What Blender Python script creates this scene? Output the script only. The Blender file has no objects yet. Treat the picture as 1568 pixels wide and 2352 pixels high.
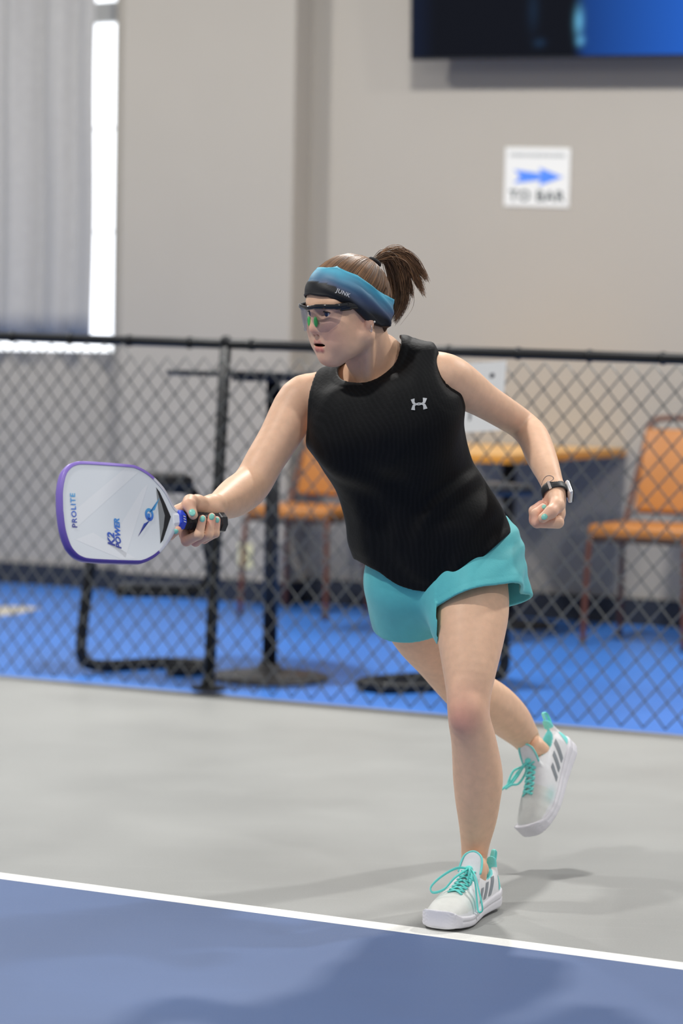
import bpy, bmesh, math, random
import numpy as np
from mathutils import Vector, Matrix

# ------------------------------------------------------------------ camera
FPX, CX, CY = 5600.0, 784.0, 1176.0            # focal length in pixels of the 1568x2352 frame
CAM = np.array([0.0, 0.0, 1.10])
TH = math.atan(326.0 / FPX)                    # pitch down
RO = 0.018                                     # roll
_r0 = np.array([1.0, 0, 0]); _u0 = np.array([0, math.sin(TH), math.cos(TH)])
FWD = np.array([0, math.cos(TH), -math.sin(TH)])
RGT = math.cos(RO) * _r0 + math.sin(RO) * _u0
UPV = -math.sin(RO) * _r0 + math.cos(RO) * _u0
scene = bpy.context.scene
COL = scene.collection
cd = bpy.data.cameras.new('camera'); cam = bpy.data.objects.new('camera', cd); COL.objects.link(cam)
cd.sensor_fit = 'HORIZONTAL'; cd.sensor_width = 24.0; cd.lens = FPX / 1568.0 * 24.0
cd.clip_start = 0.1; cd.clip_end = 100
cam.matrix_world = Matrix(((RGT[0], UPV[0], -FWD[0], CAM[0]), (RGT[1], UPV[1], -FWD[1], CAM[1]),
                           (RGT[2], UPV[2], -FWD[2], CAM[2]), (0, 0, 0, 1)))
cd.dof.use_dof = True; cd.dof.focus_distance = 4.86; cd.dof.aperture_fstop = 2.8
scene.camera = cam
scene.view_settings.view_transform = 'Standard'
scene.view_settings.look = 'None'
scene.view_settings.exposure = 0.12
scene.view_settings.gamma = 1.0
scene.view_settings.use_curve_mapping = False

# ------------------------------------------------------------------ light
world = bpy.data.worlds.new('world'); scene.world = world; world.use_nodes = True
world.node_tree.nodes['Background'].inputs[0].default_value = (0.94, 0.96, 1.0, 1)
world.node_tree.nodes['Background'].inputs[1].default_value = 0.37

def ceiling_lamp(loc, size, power, color=(1, 0.98, 0.94), rotz=0.0):
    ld = bpy.data.lights.new('ceiling_lamp', 'AREA'); ld.shape = 'RECTANGLE'
    ld.size, ld.size_y = size; ld.energy = power; ld.color = color
    lo = bpy.data.objects.new('ceiling_lamp', ld); COL.objects.link(lo)
    lo.location = loc; lo.rotation_euler = (0, 0, rotz)
    return lo
# rows of high-bay lamps hung under the hall's ceiling
LAMPS = [((0.15, 8.1, 4.4), 160), ((3.3, 6.5, 4.4), 140), ((-3.0, 9.7, 4.4), 140), ((-2.4, 3.4, 4.4), 110), ((1.5, 1.2, 4.4), 65)]
for _l, _p in LAMPS:
    ceiling_lamp(_l, (0.30, 0.22), _p)

# ------------------------------------------------------------------ pixel <-> place
def P(px, py, d):
    "the place seen at a pixel, at a distance d along the lens axis"
    return CAM + d * FWD + (px - CX) / FPX * d * RGT - (py - CY) / FPX * d * UPV
def ray(px, py):
    return FWD + (px - CX) / FPX * RGT - (py - CY) / FPX * UPV
def G(px, py, z=0.0):
    v = ray(px, py); t = (z - CAM[2]) / v[2]
    return CAM + t * v
def V3(p): return Vector((float(p[0]), float(p[1]), float(p[2])))
def nrm(v): v = np.asarray(v, float); return v / np.linalg.norm(v)

# ------------------------------------------------------------------ materials
MATS = {}
def mat(name, color, rough=0.6, metal=0.0, var=0.0, vscale=20.0, bump=0.0, bscale=200.0, spec=0.5,
        sss=0.0, coat=0.0, attr=None, sheen=0.0, emis=None, estr=0.0, alpha=1.0, trans=0.0, stretch=None):
    if name in MATS: return MATS[name]
    m = bpy.data.materials.new(name); m.use_nodes = True
    nt = m.node_tree; b = nt.nodes['Principled BSDF']
    b.inputs['Roughness'].default_value = rough; b.inputs['Metallic'].default_value = metal
    b.inputs['Specular IOR Level'].default_value = spec
    b.inputs['Coat Weight'].default_value = coat
    b.inputs['Sheen Weight'].default_value = sheen
    b.inputs['Alpha'].default_value = alpha
    b.inputs['Transmission Weight'].default_value = trans
    if sss:
        b.inputs['Subsurface Weight'].default_value = sss
        b.inputs['Subsurface Radius'].default_value = (1.0, 0.35, 0.2)
        b.inputs['Subsurface Scale'].default_value = 0.008
    if emis:
        b.inputs['Emission Color'].default_value = (*emis, 1); b.inputs['Emission Strength'].default_value = estr
    co = nt.nodes.new('ShaderNodeTexCoord')
    vec = co.outputs['Object']
    if stretch:
        mp = nt.nodes.new('ShaderNodeMapping'); mp.inputs['Scale'].default_value = stretch
        nt.links.new(vec, mp.inputs['Vector']); vec = mp.outputs['Vector']
    src = None
    if attr:
        at = nt.nodes.new('ShaderNodeAttribute'); at.attribute_name = attr; src = at.outputs['Color']
    if var:
        nz = nt.nodes.new('ShaderNodeTexNoise'); nz.inputs['Scale'].default_value = vscale
        nz.inputs['Detail'].default_value = 5; nt.links.new(vec, nz.inputs['Vector'])
        mr = nt.nodes.new('ShaderNodeMapRange'); mr.inputs[1].default_value = 0.3; mr.inputs[2].default_value = 0.7
        mr.inputs[3].default_value = 1 - var; mr.inputs[4].default_value = 1 + var
        nt.links.new(nz.outputs['Fac'], mr.inputs[0])
        mx = nt.nodes.new('ShaderNodeMix'); mx.data_type = 'RGBA'; mx.blend_type = 'MULTIPLY'
        mx.inputs['Factor'].default_value = 1
        mx.inputs['A'].default_value = (*color, 1)
        if src: nt.links.new(src, mx.inputs['A'])
        nt.links.new(mr.outputs[0], mx.inputs['B']); src = mx.outputs['Result']
    if src: nt.links.new(src, b.inputs['Base Color'])
    else: b.inputs['Base Color'].default_value = (*color, 1)
    if bump:
        nb = nt.nodes.new('ShaderNodeTexNoise'); nb.inputs['Scale'].default_value = bscale
        nb.inputs['Detail'].default_value = 4; nt.links.new(vec, nb.inputs['Vector'])
        bp = nt.nodes.new('ShaderNodeBump'); bp.inputs['Strength'].default_value = bump
        bp.inputs['Distance'].default_value = 0.002
        nt.links.new(nb.outputs['Fac'], bp.inputs['Height']); nt.links.new(bp.outputs[0], b.inputs['Normal'])
    MATS[name] = m
    return m
def srgb(r, g, b):
    f = lambda c: ((c / 255) / 12.92) if c / 255 <= 0.04045 else (((c / 255) + 0.055) / 1.055) ** 2.4
    return (f(r), f(g), f(b))

# ------------------------------------------------------------------ object helpers
def link(name, me, m=None, parent=None, smooth=True):
    if m is not None: me.materials.append(m)
    o = bpy.data.objects.new(name, me); COL.objects.link(o)
    if parent is not None:
        o.parent = parent; o.matrix_parent_inverse = parent.matrix_world.inverted()
    if smooth and len(me.polygons):
        me.polygons.foreach_set('use_smooth', np.ones(len(me.polygons), bool))
    return o
def empty(name, loc=(0, 0, 0), label=None, cat=None, group=None, kind=None):
    o = bpy.data.objects.new(name, None); COL.objects.link(o); o.location = [float(c) for c in loc]
    o.matrix_world = Matrix.Translation(V3(loc))
    o.empty_display_size = 0.05
    return tag(o, label, cat, group, kind)
def tag(o, label=None, cat=None, group=None, kind=None):
    if label: o['label'] = label
    if cat: o['category'] = cat
    if group: o['group'] = group
    if kind: o['kind'] = kind
    return o
def pydata(name, vs, fs, m=None, parent=None, smooth=True):
    me = bpy.data.meshes.new(name); me.from_pydata([tuple(float(c) for c in v) for v in vs], [], fs); me.update()
    return link(name, me, m, parent, smooth)
def bm_obj(name, bm, m=None, parent=None, smooth=False):
    bmesh.ops.recalc_face_normals(bm, faces=bm.faces)
    me = bpy.data.meshes.new(name); bm.to_mesh(me); bm.free()
    return link(name, me, m, parent, smooth)
def box_bm(c, ex, ey, ez, bevel=0.0, bm=None, seg=2):
    "box from centre and three half-axis vectors"
    nb = bm is None
    bm = bm or bmesh.new(); c, ex, ey, ez = map(np.asarray, (c, ex, ey, ez))
    vs = [bm.verts.new(V3(c + sx * ex + sy * ey + sz * ez)) for sx in (-1, 1) for sy in (-1, 1) for sz in (-1, 1)]
    fs = [bm.faces.new([vs[i] for i in f]) for f in ((0, 1, 3, 2), (4, 6, 7, 5), (0, 4, 5, 1), (2, 3, 7, 6), (0, 2, 6, 4), (1, 5, 7, 3))]
    if bevel:
        es = list({e for f in fs for e in f.edges})
        bmesh.ops.bevel(bm, geom=es, offset=bevel, segments=seg, affect='EDGES', profile=0.5)
    return bm
def box(name, c, ex, ey, ez, m, parent=None, bevel=0.0):
    return bm_obj(name, box_bm(c, ex, ey, ez, bevel), m, parent)
def catmull(pts, n=8, closed=False):
    pts = [np.asarray(p, float) for p in pts]; out = []
    N = len(pts)
    rng = range(N if closed else N - 1)
    for i in rng:
        if closed: p0, p1, p2, p3 = pts[(i - 1) % N], pts[i], pts[(i + 1) % N], pts[(i + 2) % N]
        else:
            p1, p2 = pts[i], pts[i + 1]
            p0 = pts[i - 1] if i > 0 else 2 * p1 - p2
            p3 = pts[i + 2] if i + 2 < N else 2 * p2 - p1
        for j in range(n):
            t = j / n
            out.append(0.5 * (2 * p1 + (p2 - p0) * t + (2 * p0 - 5 * p1 + 4 * p2 - p3) * t * t + (3 * p1 - p0 - 3 * p2 + p3) * t ** 3))
    if not closed: out.append(pts[-1])
    return out
def tube_geo(path, radii, sides=12, closed=False, flat=None, cap=True, squash=1.0):
    "verts, faces of a tube along a path; flat: a vector, the tube's thin direction, scaled by squash"
    path = [np.asarray(p, float) for p in path]; N = len(path)
    if np.isscalar(radii): radii = [radii] * N
    vs, fs = [], []
    prev = None
    for i in range(N):
        if closed: t = path[(i + 1) % N] - path[i - 1]
        else: t = path[min(i + 1, N - 1)] - path[max(i - 1, 0)]
        t = t / (np.linalg.norm(t) + 1e-12)
        if prev is None:
            a = np.array([0, 0, 1.0]) if abs(t[2]) < 0.9 else np.array([1.0, 0, 0])
        else: a = prev
        if flat is not None:
            a = np.asarray(flat[i] if isinstance(flat, list) else flat, float)
        n1 = a - t * np.dot(a, t); n1 = n1 / (np.linalg.norm(n1) + 1e-12); n2 = np.cross(t, n1); prev = n1
        for s in range(sides):
            an = 2 * math.pi * s / sides
            vs.append(path[i] + radii[i] * (squash * math.cos(an) * n1 + math.sin(an) * n2))
    for i in range(N if closed else N - 1):
        for s in range(sides):
            a, b = i * sides + s, i * sides + (s + 1) % sides
            c, d = ((i + 1) % N) * sides + (s + 1) % sides, ((i + 1) % N) * sides + s
            fs.append((a, b, c, d))
    if cap and not closed:
        fs.append(tuple(range(sides))[::-1]); fs.append(tuple((N - 1) * sides + s for s in range(sides)))
    return vs, fs
def tube(name, path, radii, m, parent=None, sides=12, **k):
    vs, fs = tube_geo(path, radii, sides, **k)
    return pydata(name, vs, fs, m, parent)
def merge(geos):
    vs, fs = [], []
    for v, f in geos:
        o = len(vs); vs += list(v); fs += [tuple(i + o for i in q) for q in f]
    return vs, fs
def lathe(name, base, axis, prof, m, parent=None, seg=32):
    "prof: (radius, height along axis)"
    axis = nrm(axis); a = np.array([1.0, 0, 0]) if abs(axis[0]) < 0.9 else np.array([0, 1.0, 0])
    e1 = nrm(np.cross(axis, a)); e2 = np.cross(axis, e1); vs, fs = [], []
    for r, h in prof:
        for s in range(seg):
            an = 2 * math.pi * s / seg
            vs.append(np.asarray(base) + axis * h + r * (math.cos(an) * e1 + math.sin(an) * e2))
    for i in range(len(prof) - 1):
        for s in range(seg):
            fs.append((i * seg + s, i * seg + (s + 1) % seg, (i + 1) * seg + (s + 1) % seg, (i + 1) * seg + s))
    if prof[0][0] > 1e-6: fs.append(tuple(range(seg))[::-1])
    if prof[-1][0] > 1e-6: fs.append(tuple((len(prof) - 1) * seg + s for s in range(seg)))
    return pydata(name, vs, fs, m, parent)
def copy_tree(o, mw, parent=None):
    "copy a thing and its parts, moved by the matrix mw"
    c = o.copy(); COL.objects.link(c)
    if parent is None: c.matrix_world = mw @ o.matrix_world
    else: c.parent = parent
    for ch in o.children: copy_tree(ch, mw, c)
    return c
def text_geo(body, size, font_shear=0.0, bold=0.0, space=1.0):
    "verts (2D), faces of a line of lettering, centred"
    cu = bpy.data.curves.new('lettering', 'FONT'); cu.body = body; cu.size = size; cu.shear = font_shear
    cu.offset = bold; cu.align_x = 'CENTER'; cu.align_y = 'CENTER'; cu.space_character = space; cu.resolution_u = 4
    o = bpy.data.objects.new('lettering', cu); COL.objects.link(o)
    dg = bpy.context.evaluated_depsgraph_get(); me = bpy.data.meshes.new_from_object(o.evaluated_get(dg))
    vs = [tuple(v.co) for v in me.vertices]; fs = [tuple(p.vertices) for p in me.polygons]
    bpy.data.objects.remove(o); bpy.data.curves.remove(cu); bpy.data.meshes.remove(me)
    return vs, fs
def islands(vs, fs):
    "split faces into connected pieces (the letters of a word)"
    par = list(range(len(vs)))
    def find(i):
        while par[i] != i: par[i] = par[par[i]]; i = par[i]
        return i
    for f in fs:
        for k in f[1:]: par[find(k)] = find(f[0])
    out = {}
    for f in fs: out.setdefault(find(f[0]), []).append(f)
    res = []
    for ff in out.values():
        ids = sorted({i for f in ff for i in f}); mp = {i: k for k, i in enumerate(ids)}
        res.append(([vs[i] for i in ids], [tuple(mp[i] for i in f) for f in ff]))
    return sorted(res, key=lambda r: min(v[0] for v in r[0]))
def colour_attr(o, cols, name='col'):
    me = o.data; a = me.attributes.new(name, 'FLOAT_COLOR', 'POINT')
    c = np.ones((len(me.vertices), 4), np.float32); c[:, :3] = cols
    a.data.foreach_set('color', c.ravel())

# ------------------------------------------------------------------ distance fields and their surfaces
def smin(a, b, k):
    if k <= 0: return np.minimum(a, b)
    h = np.clip(0.5 + 0.5 * (b - a) / k, 0, 1)
    return b + (a - b) * h - k * h * (1 - h)
def smax(a, b, k): return -smin(-a, -b, k)
class Field:
    def __init__(s): s.pr = []
    def add(s, fn, lo, hi, k=0.01, op='u'):
        s.pr.append((fn, np.asarray(lo, float) - 0.012, np.asarray(hi, float) + 0.012, k, op))
    def cone(s, a, b, ra, rb, k=0.01, op='u', flat=None, sq=1.0):
        a, b = np.asarray(a, float), np.asarray(b, float)
        if np.linalg.norm(b - a) <= abs(ra - rb) * 1.001:
            if ra >= rb: b = a + nrm(b - a + 1e-9) * (abs(ra - rb) * 1.001 + 1e-6)
            else: a = b + nrm(a - b + 1e-9) * (abs(ra - rb) * 1.001 + 1e-6)
        n = None if flat is None else nrm(flat).astype(np.float32)
        a, b = a.astype(np.float32), b.astype(np.float32); ra, rb = float(ra), float(rb)
        def fn(p):
            q = p - a; ba = b - a
            if n is not None:
                q = q + np.outer(q @ n, n) * (1 / sq - 1); ba = ba + n * (ba @ n) * (1 / sq - 1)
            l2 = ba @ ba; rr = ra - rb; a2 = l2 - rr * rr; il2 = 1 / l2
            y = q @ ba; z = y - l2
            x2 = ((q * l2 - np.outer(y, ba)) ** 2).sum(1)
            y2 = y * y * l2; z2 = z * z * l2
            kk = np.sign(rr) * rr * rr * x2
            c1 = np.sign(z) * a2 * z2 > kk; c2 = np.sign(y) * a2 * y2 < kk
            d = (np.sqrt(np.maximum(x2 * a2 * il2, 0)) + y * rr) * il2 - ra
            d = np.where(c2, np.sqrt(x2 + y2) * il2 - ra, d)
            d = np.where(c1, np.sqrt(x2 + z2) * il2 - rb, d)
            return d * (1 if n is None else max(sq, 0.75))
        r = max(ra, rb)
        s.add(fn, np.minimum(a, b) - r, np.maximum(a, b) + r, k, op)
    def ell(s, c, rad, axes=None, k=0.01, op='u'):
        c = np.asarray(c, np.float32); A = np.eye(3, dtype=np.float32) if axes is None else np.asarray(axes, np.float32); R = np.asarray(rad, np.float32)
        def fn(p):
            q = (p - c) @ A.T
            k0 = np.sqrt(((q / R) ** 2).sum(1)); k1 = np.sqrt(((q / (R * R)) ** 2).sum(1)) + 1e-9
            return np.where(k0 < 1e-6, -R.min(), k0 * (k0 - 1) / k1)
        s.add(fn, c - R.max(), c + R.max(), k, op)
    def chain(s, nodes, k=0.012, **kw):
        for (a, ra), (b, rb) in zip(nodes[:-1], nodes[1:]): s.cone(a, b, ra, rb, k, **kw)
    def limb(s, nodes, n=4, k=0.0):
        "smooth limb through (point, radius) nodes: radius taken at the nearest point of the centre line"
        c = np.array(catmull([np.array([*p, r]) for p, r in nodes], n)).astype(np.float32)
        A_, B_ = c[:-1], c[1:]; M_ = (A_[:, :3] + B_[:, :3]) / 2
        def fn(p):
            pc = p.mean(0); rad = np.sqrt(((p - pc) ** 2).sum(1).max())
            dm = np.sqrt(((M_ - pc) ** 2).sum(1))
            if dm.min() - c[:, 3].max() - rad > 0.05: return np.full(len(p), dm.min() - c[:, 3].max() - rad)
            keep = np.nonzero(dm < dm.min() + 1.7 * rad + 0.012)[0] if rad < 0.1 else range(len(M_))
            best = None
            for i in keep:
                a, b = A_[i], B_[i]
                ba = b[:3] - a[:3]; q = p - a[:3]; t = np.clip(q @ ba / (ba @ ba + 1e-12), 0, 1)
                q = q - t[:, None] * ba; d = np.einsum('ij,ij->i', q, q); r = a[3] + t * (b[3] - a[3])
                if best is None: best, br = d, r
                else:
                    m = d < best; best = np.where(m, d, best); br = np.where(m, r, br)
            return np.sqrt(best) - br
        r = c[:, 3].max(); s.add(fn, c[:, :3].min(0) - r, c[:, :3].max(0) + r, k)
    def __call__(s, p, sel=None):
        d = np.full(len(p), 0.5, p.dtype)
        for fn, lo, hi, k, op in (s.pr if sel is None else sel):
            if op == 'u': d = smin(d, fn(p), k)
            elif op == 's': d = smax(d, -fn(p), k)
            elif op == 'i': d = smax(d, fn(p), k)
            elif op == 'f': d = fn(p, d)
        return d
    def near(s, lo, hi):
        if getattr(s, '_n', -1) != len(s.pr):
            s._lo = np.array([q[1] - 2.5 * q[3] - .006 for q in s.pr]); s._hi = np.array([q[2] + 2.5 * q[3] + .006 for q in s.pr])
            s._al = np.array([q[4] in 'if' for q in s.pr]); s._n = len(s.pr)
        m = s._al | ((s._lo <= hi).all(1) & (s._hi >= lo).all(1))
        return [s.pr[i] for i in np.nonzero(m)[0]]
    def bounds(s):
        lo = np.min([q[1] for q in s.pr if q[4] == 'u'], 0); hi = np.max([q[2] for q in s.pr if q[4] == 'u'], 0)
        return lo, hi
def surface(field, h, lo=None, hi=None, B=16, slack=1.5, pre=1.0):
    "surface nets over the blocks the surface passes through"
    l, u = field.bounds(); lo = l if lo is None else np.asarray(lo, float); hi = u if hi is None else np.asarray(hi, float)
    nb = np.ceil((hi - lo) / (B * h)).astype(int) + 1
    ii = np.stack(np.meshgrid(*[np.arange(n) for n in nb], indexing='ij'), -1).reshape(-1, 3)
    cen = lo + (ii + 0.5) * B * h
    dc = np.concatenate([field(cen[i:i + 20000]) for i in range(0, len(cen), 20000)])
    cand = ii[np.abs(dc) < B * h * 0.866 * slack + 0.004]
    g = np.stack(np.meshgrid(*[np.arange(B + 1)] * 3, indexing='ij'), -1).reshape(-1, 3)
    gi = np.nonzero((g % 4 == 0).all(1))[0]
    DIM = (nb * B + 4).astype(np.int64)
    key = lambda a: (a[:, 0] * DIM[1] + a[:, 1]) * DIM[2] + a[:, 2]
    CK, CP, EQ = [], [], []
    corners = np.array([[x, y, z] for x in (0, 1) for y in (0, 1) for z in (0, 1)])
    edges = [(0, 1), (2, 3), (4, 5), (6, 7), (0, 2), (1, 3), (4, 6), (5, 7), (0, 4), (1, 5), (2, 6), (3, 7)]
    field.near(lo, hi)
    def block(b):
        blo = lo + b * B * h; pts = (blo + g * h).astype(np.float32)
        sel = field.near(blo, blo + B * h)
        if np.abs(field(pts[gi], sel)).min() > 4 * h * 0.87 * slack * pre: return None
        F = field(pts, sel).reshape(B + 1, B + 1, B + 1)
        return None if F.min() > 0 or F.max() < 0 else F
    blocks = [block(b) for b in cand]
    for b, F in zip(cand, blocks):
        if F is None: continue
        base = b * B
        cv = np.stack([F[c[0]:c[0] + B, c[1]:c[1] + B, c[2]:c[2] + B] for c in corners], -1)
        neg = cv < 0; act = neg.any(-1) & ~neg.all(-1)
        idx = np.argwhere(act)
        if len(idx) == 0: continue
        vv = cv[act]; pos = np.zeros((len(idx), 3)); cnt = np.zeros(len(idx))
        for e0, e1 in edges:
            f0, f1 = vv[:, e0], vv[:, e1]; x = (f0 < 0) != (f1 < 0)
            t = np.where(x, f0 / np.where(x, f0 - f1, 1), 0)
            p = corners[e0] + t[:, None] * (corners[e1] - corners[e0])
            pos += np.where(x[:, None], p, 0); cnt += x
        pos = pos / cnt[:, None]
        CK.append(key((idx + base + 1).astype(np.int64))); CP.append(lo + (idx + base + pos) * h)
        S = F < 0
        for ax in range(3):
            sl0 = [slice(0, B)] * 3; sl1 = list(sl0); sl1[ax] = slice(1, B + 1)
            x = S[tuple(sl0)] != S[tuple(sl1)]; e = np.argwhere(x)
            if len(e) == 0: continue
            inside = S[tuple(sl0)][x]
            o1, o2 = [(1, 2), (2, 0), (0, 1)][ax]
            d1 = np.zeros(3, int); d1[o1] = 1; d2 = np.zeros(3, int); d2[o2] = 1
            q = (e + base + 1).astype(np.int64)
            k4 = np.stack([key(q - d1 - d2), key(q - d2), key(q), key(q - d1)], 1)
            k4[~inside] = k4[~inside][:, ::-1]
            EQ.append(k4)
    CK = np.concatenate(CK); CP = np.concatenate(CP); EQ = np.concatenate(EQ)
    order = np.argsort(CK); CK = CK[order]; CP = CP[order]
    j = np.searchsorted(CK, EQ); j = np.clip(j, 0, len(CK) - 1)
    ok = (CK[j] == EQ).all(1)
    return CP, j[ok].astype(np.int32)
def relax(v, q, it=1, lam=0.5, mask=None):
    i = np.concatenate([q[:, (0, 1, 2, 3)].ravel(), q[:, (1, 2, 3, 0)].ravel()]); j = np.concatenate([q[:, (1, 2, 3, 0)].ravel(), q[:, (0, 1, 2, 3)].ravel()])
    cnt = np.bincount(i, minlength=len(v)).astype(float); m = cnt > 0 if mask is None else (cnt > 0) & mask
    if mask is not None: k_ = mask[i]; i, j = i[k_], j[k_]
    cnt[cnt == 0] = 1
    for _ in range(it):
        acc = np.stack([np.bincount(i, v[j, c], minlength=len(v)) for c in range(3)], 1)
        v = v.copy(); v[m] += lam * (acc[m] / cnt[m][:, None] - v[m])
    return v
def quads(name, v, q, m=None, parent=None):
    me = bpy.data.meshes.new(name); n = len(q)
    me.vertices.add(len(v)); me.vertices.foreach_set('co', v.astype(np.float32).ravel())
    me.loops.add(4 * n); me.loops.foreach_set('vertex_index', q.astype(np.int32).ravel())
    me.polygons.add(n); me.polygons.foreach_set('loop_start', np.arange(0, 4 * n, 4, dtype=np.int32))
    me.update(calc_edges=True)
    return link(name, me, m, parent)
def march(field, p, d, steps=40, tmax=1.0):
    "where lines from p along d meet the field's surface"
    p = np.asarray(p, float); t = np.zeros(len(p)); d = np.asarray(d, float)
    if d.ndim == 1: d = np.repeat(d[None], len(p), 0)
    e = p + d * tmax; sel = field.near(np.minimum(p, e).min(0), np.maximum(p, e).max(0))
    for _ in range(steps):
        t = np.minimum(t + 0.8 * field(p + d * t[:, None], sel), tmax)
    return p + d * t[:, None]
def table(xs, ys, n=200):
    "smooth interpolating table"
    pts = catmull([np.array([x, *np.atleast_1d(y)]) for x, y in zip(xs, ys)], 12)
    a = np.array(pts); o = np.argsort(a[:, 0]); return a[o]

# ================================================================== the hall
PHI = math.atan(0.507)
T = np.array([math.cos(PHI), -math.sin(PHI), 0.0])      # along the back wall, to the right and nearer
N = np.array([-math.sin(PHI), -math.cos(PHI), 0.0])     # out of the back wall, into the hall
Z = np.array([0, 0, 1.0])
n_pil = float(G(300, 1366) @ N)                         # plane of the pilaster that stands out of the wall
n_wall = n_pil - 0.17                                   # plane of the wall itself
n_right = n_wall                                        # the wall right of the pilaster
n_fence = float(G(784, 1620) @ N)
n_line = float(G(784, 2107) @ N)
def W(s, n, z): return T * s + N * n + Z * z
def sof(p): return float(np.asarray(p) @ T)
def on_plane(px, py, n0):
    v = ray(px, py); t = (n0 - CAM @ N) / (v @ N); return CAM + t * v

def floor_mat(name, c, rough, scratch=0.10, spec=0.45):
    m = bpy.data.materials.new(name); m.use_nodes = True; nt = m.node_tree; b = nt.nodes['Principled BSDF']
    co = nt.nodes.new('ShaderNodeTexCoord')
    n1 = nt.nodes.new('ShaderNodeTexNoise'); n1.inputs['Scale'].default_value = 1.6; n1.inputs['Detail'].default_value = 6
    n2 = nt.nodes.new('ShaderNodeTexNoise'); n2.inputs['Scale'].default_value = 260; n2.inputs['Detail'].default_value = 3
    mp = nt.nodes.new('ShaderNodeMapping'); mp.inputs['Scale'].default_value = (1.2, 14, 1); mp.inputs['Rotation'].default_value = (0, 0, 0.35)
    n3 = nt.nodes.new('ShaderNodeTexNoise'); n3.inputs['Scale'].default_value = 2.2; n3.inputs['Detail'].default_value = 8; n3.inputs['Roughness'].default_value = 0.7
    for n in (n1, n2): nt.links.new(co.outputs['Object'], n.inputs['Vector'])
    nt.links.new(co.outputs['Object'], mp.inputs['Vector']); nt.links.new(mp.outputs[0], n3.inputs['Vector'])
    def rng(n, a, b_, lo, hi):
        r = nt.nodes.new('ShaderNodeMapRange'); r.inputs[1].default_value = lo; r.inputs[2].default_value = hi
        r.inputs[3].default_value = a; r.inputs[4].default_value = b_; nt.links.new(n.outputs['Fac'], r.inputs[0]); return r.outputs[0]
    def mul(x, y):
        q = nt.nodes.new('ShaderNodeMath'); q.operation = 'MULTIPLY'; nt.links.new(x, q.inputs[0]); nt.links.new(y, q.inputs[1]); return q.outputs[0]
    f = mul(mul(rng(n1, 0.93, 1.07, 0.3, 0.7), rng(n2, 0.95, 1.05, 0.3, 0.7)), rng(n3, 1.0, 1.0 + scratch, 0.55, 0.8))
    mx = nt.nodes.new('ShaderNodeMix'); mx.data_type = 'RGBA'; mx.blend_type = 'MULTIPLY'; mx.inputs['Factor'].default_value = 1
    mx.inputs['A'].default_value = (*c, 1); nt.links.new(f, mx.inputs['B']); nt.links.new(mx.outputs['Result'], b.inputs['Base Color'])
    nt.links.new(rng(n1, rough - 0.05, rough + 0.06, 0.3, 0.7), b.inputs['Roughness'])
    b.inputs['Specular IOR Level'].default_value = spec
    bp = nt.nodes.new('ShaderNodeBump'); bp.inputs['Strength'].default_value = 0.25; bp.inputs['Distance'].default_value = 0.001
    nt.links.new(n2.outputs['Fac'], bp.inputs['Height']); nt.links.new(bp.outputs[0], b.inputs['Normal'])
    return m
M_grey = floor_mat('grey_court_paint', srgb(150, 151, 149), 0.46)
M_court = floor_mat('slate_blue_court_paint', srgb(78, 100, 142), 0.46)
M_bluef = floor_mat('bright_blue_floor', srgb(56, 114, 196), 0.38, 0.04)
M_line = floor_mat('white_line_paint', srgb(238, 238, 234), 0.5, 0.02)
LW = 0.055
def slab(name, n0, n1, m, parent=None, s0=-9, s1=9):
    c = W((s0 + s1) / 2, (n0 + n1) / 2, -0.05)
    return box(name, c, T * (s1 - s0) / 2, N * (n1 - n0) / 2, Z * 0.05, m, parent)
floor = tag(slab('floor', n_fence, n_line, M_grey), 'grey painted court floor between the fence and the white line', kind='structure')
slab('court_line', n_line, n_line + LW, M_line, floor)
slab('court_surface', n_line + LW, n_line + 9, M_court, floor)
slab('blue_flooring', n_wall - 0.05, n_fence, M_bluef, floor)
pydata('pale_floor_patch', [G(-40, 1392, .0012), G(60, 1392, .0012), G(96, 1397, .0012), G(40, 1410, .0012), G(-40, 1418, .0012)], [(0, 4, 3, 2, 1)], mat('pale_tape', srgb(176, 170, 158), .6), floor, False)
floor.children[0]['label'] = 'straight white painted boundary line'
floor.children[1]['label'] = 'slate blue painted playing surface'
floor.children[2]['label'] = 'bright blue flooring beyond the fence'

M_wall = mat('beige_wall_paint', srgb(162, 156, 147), 0.75, var=0.012, vscale=3, bump=0.1, bscale=140)
M_base = mat('dark_baseboard', srgb(38, 42, 52), 0.5)
HW = 4.6
s_pil0, s_pil1 = sof(on_plane(274, 700, n_pil)), sof(on_plane(668, 700, n_pil))
s_win = sof(on_plane(262, 500, n_wall))
zw0 = float(on_plane(130, 806, n_wall)[2])
s_w0 = s_win - 1.9
# the wall with the window opening left free
wall = empty('wall_back', W(s_pil0, n_wall, 0), 'beige painted back wall with a pilaster', kind='structure')
def wallbox(name, s0, s1, z0, z1, n0, n1, m, par=wall, bevel=0.0):
    return box(name, W((s0 + s1) / 2, (n0 + n1) / 2, (z0 + z1) / 2), T * (s1 - s0) / 2, N * (n1 - n0) / 2, Z * (z1 - z0) / 2, m, par, bevel)
s_r0 = s_pil1
wallbox('wall_panel', s_pil1, 9, 0, HW, n_wall - 0.15, n_right, M_wall)
wallbox('wall_panel', s_win, s_pil0, 0, HW, n_wall - 0.15, n_wall, M_wall)
wallbox('wall_panel', s_w0, s_win, 0, zw0, n_wall - 0.15, n_wall, M_wall)
wallbox('wall_panel', -9, s_w0, 0, HW, n_wall - 0.15, n_wall, M_wall)
wallbox('pilaster', s_pil0, s_pil1, 0, HW, n_wall - 0.15, n_pil, M_wall, bevel=0.012)
bb = empty('baseboard_back', W(s_pil0, n_wall, 0), 'dark vinyl baseboard along the back wall', kind='structure')
hb = 0.105
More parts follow.
